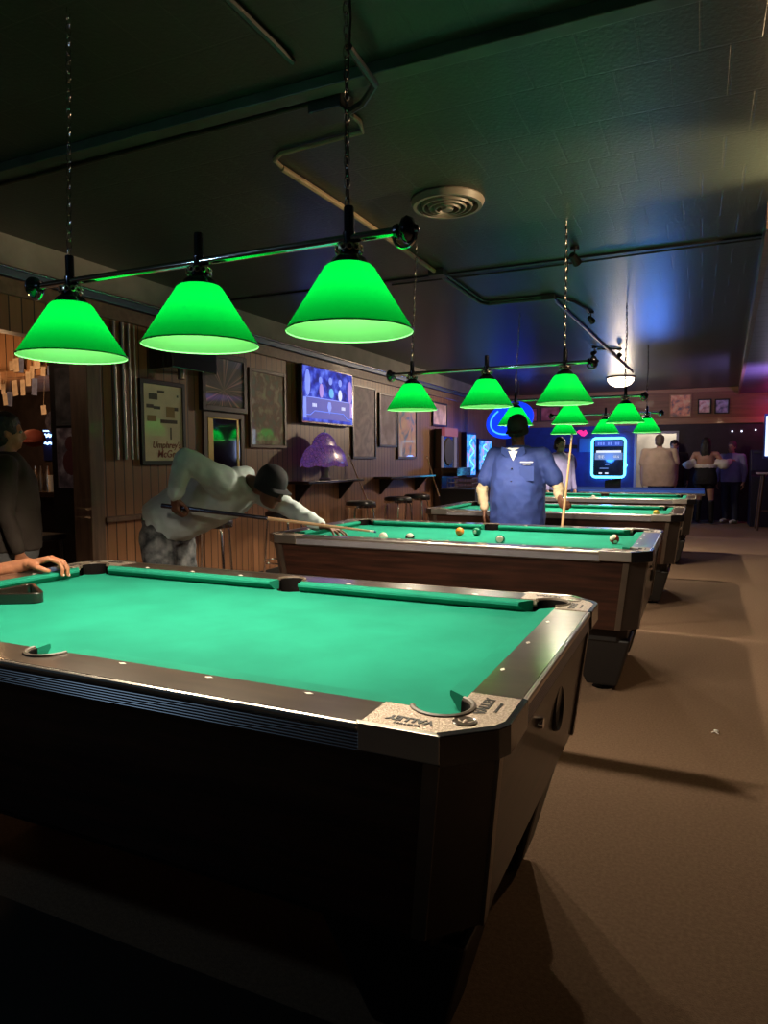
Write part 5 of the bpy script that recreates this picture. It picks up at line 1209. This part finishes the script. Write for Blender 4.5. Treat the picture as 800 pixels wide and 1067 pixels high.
# patron at the bar, back to the camera
person('patron in dark brown jacket and grey trousers at the left picture edge', (-2.09, .90), .95, H=1.53, sh_w=.19, hip_w=.17, depth=.14, top=M['dark_brown_cloth'], bottom=M['grey_cloth'], hair=M['hair'], skin=M['skin_hand'], vox=.012)

# ---- person whose hand rests on the nearest table (body beyond the left edge)
def left_person():
    root = thing('person', 'person at the left edge whose bare hand rests on the nearest table', 'person', (-1.75, -.25, 0))
    b = Blob(); f = V((.55, .83, 0)).normalized(); r = V((f.y, -f.x, 0)); B = V((-1.78, -.25, 0)); u = V((0, 0, 1))
    W = lambda x, y, z: B+r*x+f*y+u*z
    wr = V((-1.108, .262, .838)); el = V((-1.50, .07, .735)); S = W(-.18, 0, 1.18)
    b.loft([(W(0, 0, .8), r*.15, f*.11), (W(0, 0, 1.0), r*.15, f*.11), (W(0, .02, 1.22), r*.17, f*.11), (W(0, .03, 1.33), r*.16, f*.09), (W(0, .05, 1.38), r*.06, f*.06)])
    P, R = head(b, W(0, .12, 1.52), f, u, 1.); b.cap(W(0, .02, 1.33), .06, W(0, .10, 1.46), .05)
    b.cap(W(0, 0, 1.28), .08, S, .055); b.cap(S, .05, el, .042); b.cap(el, .042, lerp(el, wr, .35), .04); b.cap(lerp(el, wr, .35), .04, wr, .026)
    S2 = W(.2, 0, 1.28); e2_ = W(.27, 0, 1.0); w2 = W(.25, .1, .78); b.cap(S2, .05, e2_, .04); b.cap(e2_, .04, w2, .026); b.cap(W(0, 0, 1.28), .08, S2, .055); hand(b, w2, (0, 0, -1), r, -1, 1., .5)
    for s_ in (.1, -.1): b.cap(W(s_, 0, .84), .09, W(s_, .03, .47), .058); b.cap(W(s_, .03, .47), .056, W(s_, -.02, .08), .038); b.cap(W(s_, -.02, .08), .038, W(s_, .1, .035), .03)
    # resting hand: arched, fingers hooked over the rail
    d = V((.80, .52, -.02)).normalized(); n = V((0, 0, 1)); t = V((d.y, -d.x, 0))   # t: thumb side, towards the camera
    kn0 = wr+d*.088+u*.028
    K = []
    for k in range(4):
        o = t*(.030-.021*k); kn = wr+d*(.092-.005*abs(k-1))+o+u*(.026-.002*k); K.append(kn)
        b.cap(wr+o*.6+u*.0, .0165, kn, .0135, 10)
    tips = []
    for k, (ln, a0) in enumerate(((.046, .34), (.050, .28), (.047, .28), (.040, .34))):
        p = K[k]; dd = (d+t*(.12-.07*k)).normalized(); a = a0
        for j, (q, rr, da) in enumerate(((1., .0108, .75), (.68, .0098, .55), (.56, .0088, .15))):
            v = dd*math.cos(a)-n*math.sin(a); p2 = p+v*ln*q; b.cap(p, rr, p2, rr*.93, 10); b.ell(p, (rr*1.12,)*3, None, 10); p = p2; a += da
        tips.append((p, v, dd))
    tb0 = wr+t*.026+d*.02; t1_ = tb0+(d*.62+t*.55-n*.15).normalized()*.042; t2_ = t1_+(d*.85+t*.1-n*.30).normalized()*.030
    b.cap(tb0, .0175, t1_, .0135, 10); b.cap(t1_, .0128, t2_, .0115, 10); b.cap(t2_, .0115, t2_+(d*.7-t*.35-n*.25).normalized()*.018, .0098, 10)
    b.done('body', M['skin_hand'], root, .0048, 1)
    for p, v, dd in tips:
        nn = (dd*math.sin(1.4)+n*.3).normalized()
        q = v.to_track_quat('Z', 'Y').to_matrix().to_4x4()
        MB().ball(p+v*.002+nn*.0062, (.0045, .0045, .006), 10, M4=q).build('fingernail', M['nail'], root)
    g = Blob(); g.loft([(W(0, 0, .78), r*.19, f*.15), (W(0, 0, 1.0), r*.185, f*.145), (W(0, .02, 1.24), r*.20, f*.13), (W(0, .03, 1.35), r*.16, f*.10)]); g.cap(S*.6+W(0, 0, 1.28)*.4, .08, S, .07); g.cap(S, .068, lerp(S, el, .93), .06); g.cap(S2*.6+W(0, 0, 1.28)*.4, .08, S2, .07); g.cap(S2, .068, lerp(S2, e2_, .6), .062)
    g.done('shirt', M['black_cloth'], root, .012, 2, .006)
    g = Blob(); g.loft([(W(0, 0, .93), r*.165, f*.13), (W(0, 0, .80), r*.17, f*.14)])
    for s_ in (.1, -.1): g.cap(W(s_, 0, .84), .105, W(s_, .03, .47), .08); g.cap(W(s_, .03, .47), .08, W(s_, -.02, .1), .07)
    g.done('trousers', M['black_cloth'], root, .012, 2)
    shoes(root, [((W(s_, -.02, 0).x, W(s_, -.02, 0).y, 0), f) for s_ in (.1, -.1)], M['leather'])
    hb = Blob(); hb.ell(P(0, -.022, .04), (.084, .096, .098)); hb.done('hair', M['hair'], root, .01, 1)
left_person()

# ------------------------------------------------------------------ lights
light('globe_wall_glow', 'SPOT', (.05, 11.0, 2.45), 260, (1, .74, .5), .1, target=(-2.7, 7.6, 1.2), spot=math.radians(85), blend=.8)
light('globe_lamp', 'POINT', (.10, 11.3, 2.25), 42, (1, .78, .55), .12)
wl = thing('wall_lamp', 'warm lamp by the right wall, outside the picture', 'lamp', (2.35, 2.25, 2.5))
MB().lathe([(0, 2.5), (.05, 2.5), (.07, 2.56), (.05, 2.66), (0, 2.739)], (2.35, 2.25, 0), 16).build('body', M['brass'], wl)
light('right_warm_lamp', 'POINT', (1.98, 2.25, 2.5), 24, (1, .70, .38), .03)
light('right_warm_spot', 'SPOT', (2.75, 2.35, 2.28), 420, (1, .72, .40), .02, target=(1.45, 2.2, 2.74), spot=math.radians(40), blend=.8)
light('bar_lamp', 'POINT', (-5.3, 2.9, 1.95), 22, (1, .55, .25), .08)
light('bar_counter_fill', 'POINT', (-4.25, 2.5, 1.7), 4, (1, .6, .3), .04)  # unseen fill added to brighten the bottles on the counter
light('bar_lamp_high', 'POINT', (-4.4, 2.5, 2.3), 8, (1, .55, .25), .05)
light('far_room_light', 'POINT', (.7, 15.2, 2.4), 60, (1, .92, .8), .2)
light('purple_strip', 'SPOT', (2.9, 9.9, 1.8), 420, (.42, .25, 1), .1, target=(2.5, 10.2, 2.6), spot=math.radians(130), blend=1)
light('cool_side_lamp', 'POINT', (-1.4, -1.9, 2.2), 11, (.50, .78, 1), .08)
light('bar_front_fill', 'POINT', (-3.7, .9, 2.3), 7, (1, .62, .38), .05)  # added fill without a fixture, lifts the return wall posters
light('magenta_strip', 'POINT', (2.75, 13.6, 2.2), 6, (1, .05, .4), .1)
light('blue_ceiling_spot', 'SPOT', (.78, 8.6, 1.95), 30, (.08, .24, 1), .25, target=(.60, 5.6, 2.74), spot=math.radians(75), blend=1)
light('neon_glow', 'POINT', (-.4, YB-.35, 1.3), 20, (.03, .22, 1), .1)
light('neon_glow_left', 'POINT', (-1.9, 12.6, 1.9), 5, (.03, .12, 1), .1)
w = bpy.data.worlds.new('world'); sc.world = w; w.use_nodes = True
w.node_tree.nodes['Background'].inputs[0].default_value = (.5, .45, .42, 1); w.node_tree.nodes['Background'].inputs[1].default_value = .02

# ------------------------------------------------------------------ camera
cy, sy_ = math.cos(.430821), math.sin(.430821); cp, sp2 = math.cos(-.074511), math.sin(-.074511)
F = V((-sy_*cp, cy*cp, sp2)); Rt = V((cy, sy_, 0)); Up = Rt.cross(F); rr = -.003173
R2 = Rt*math.cos(rr)+Up*math.sin(rr); U2 = -Rt*math.sin(rr)+Up*math.cos(rr)
cam = bpy.data.cameras.new('camera'); co = bpy.data.objects.new('camera', cam); col.objects.link(co)
co.matrix_world = basis(R2, U2, -F, (1.44174, -1.71734, 1.26514))
cam.sensor_fit = 'HORIZONTAL'; cam.sensor_width = 36; cam.lens = 717.4/800*36; cam.clip_start = .02; cam.clip_end = 60
sc.camera = co
vs_ = sc.view_settings; vs_.view_transform = 'Standard'; vs_.look = 'None'; vs_.gamma = 1; vs_.exposure = 0
try: vs_.use_curve_mapping = False
except Exception: pass
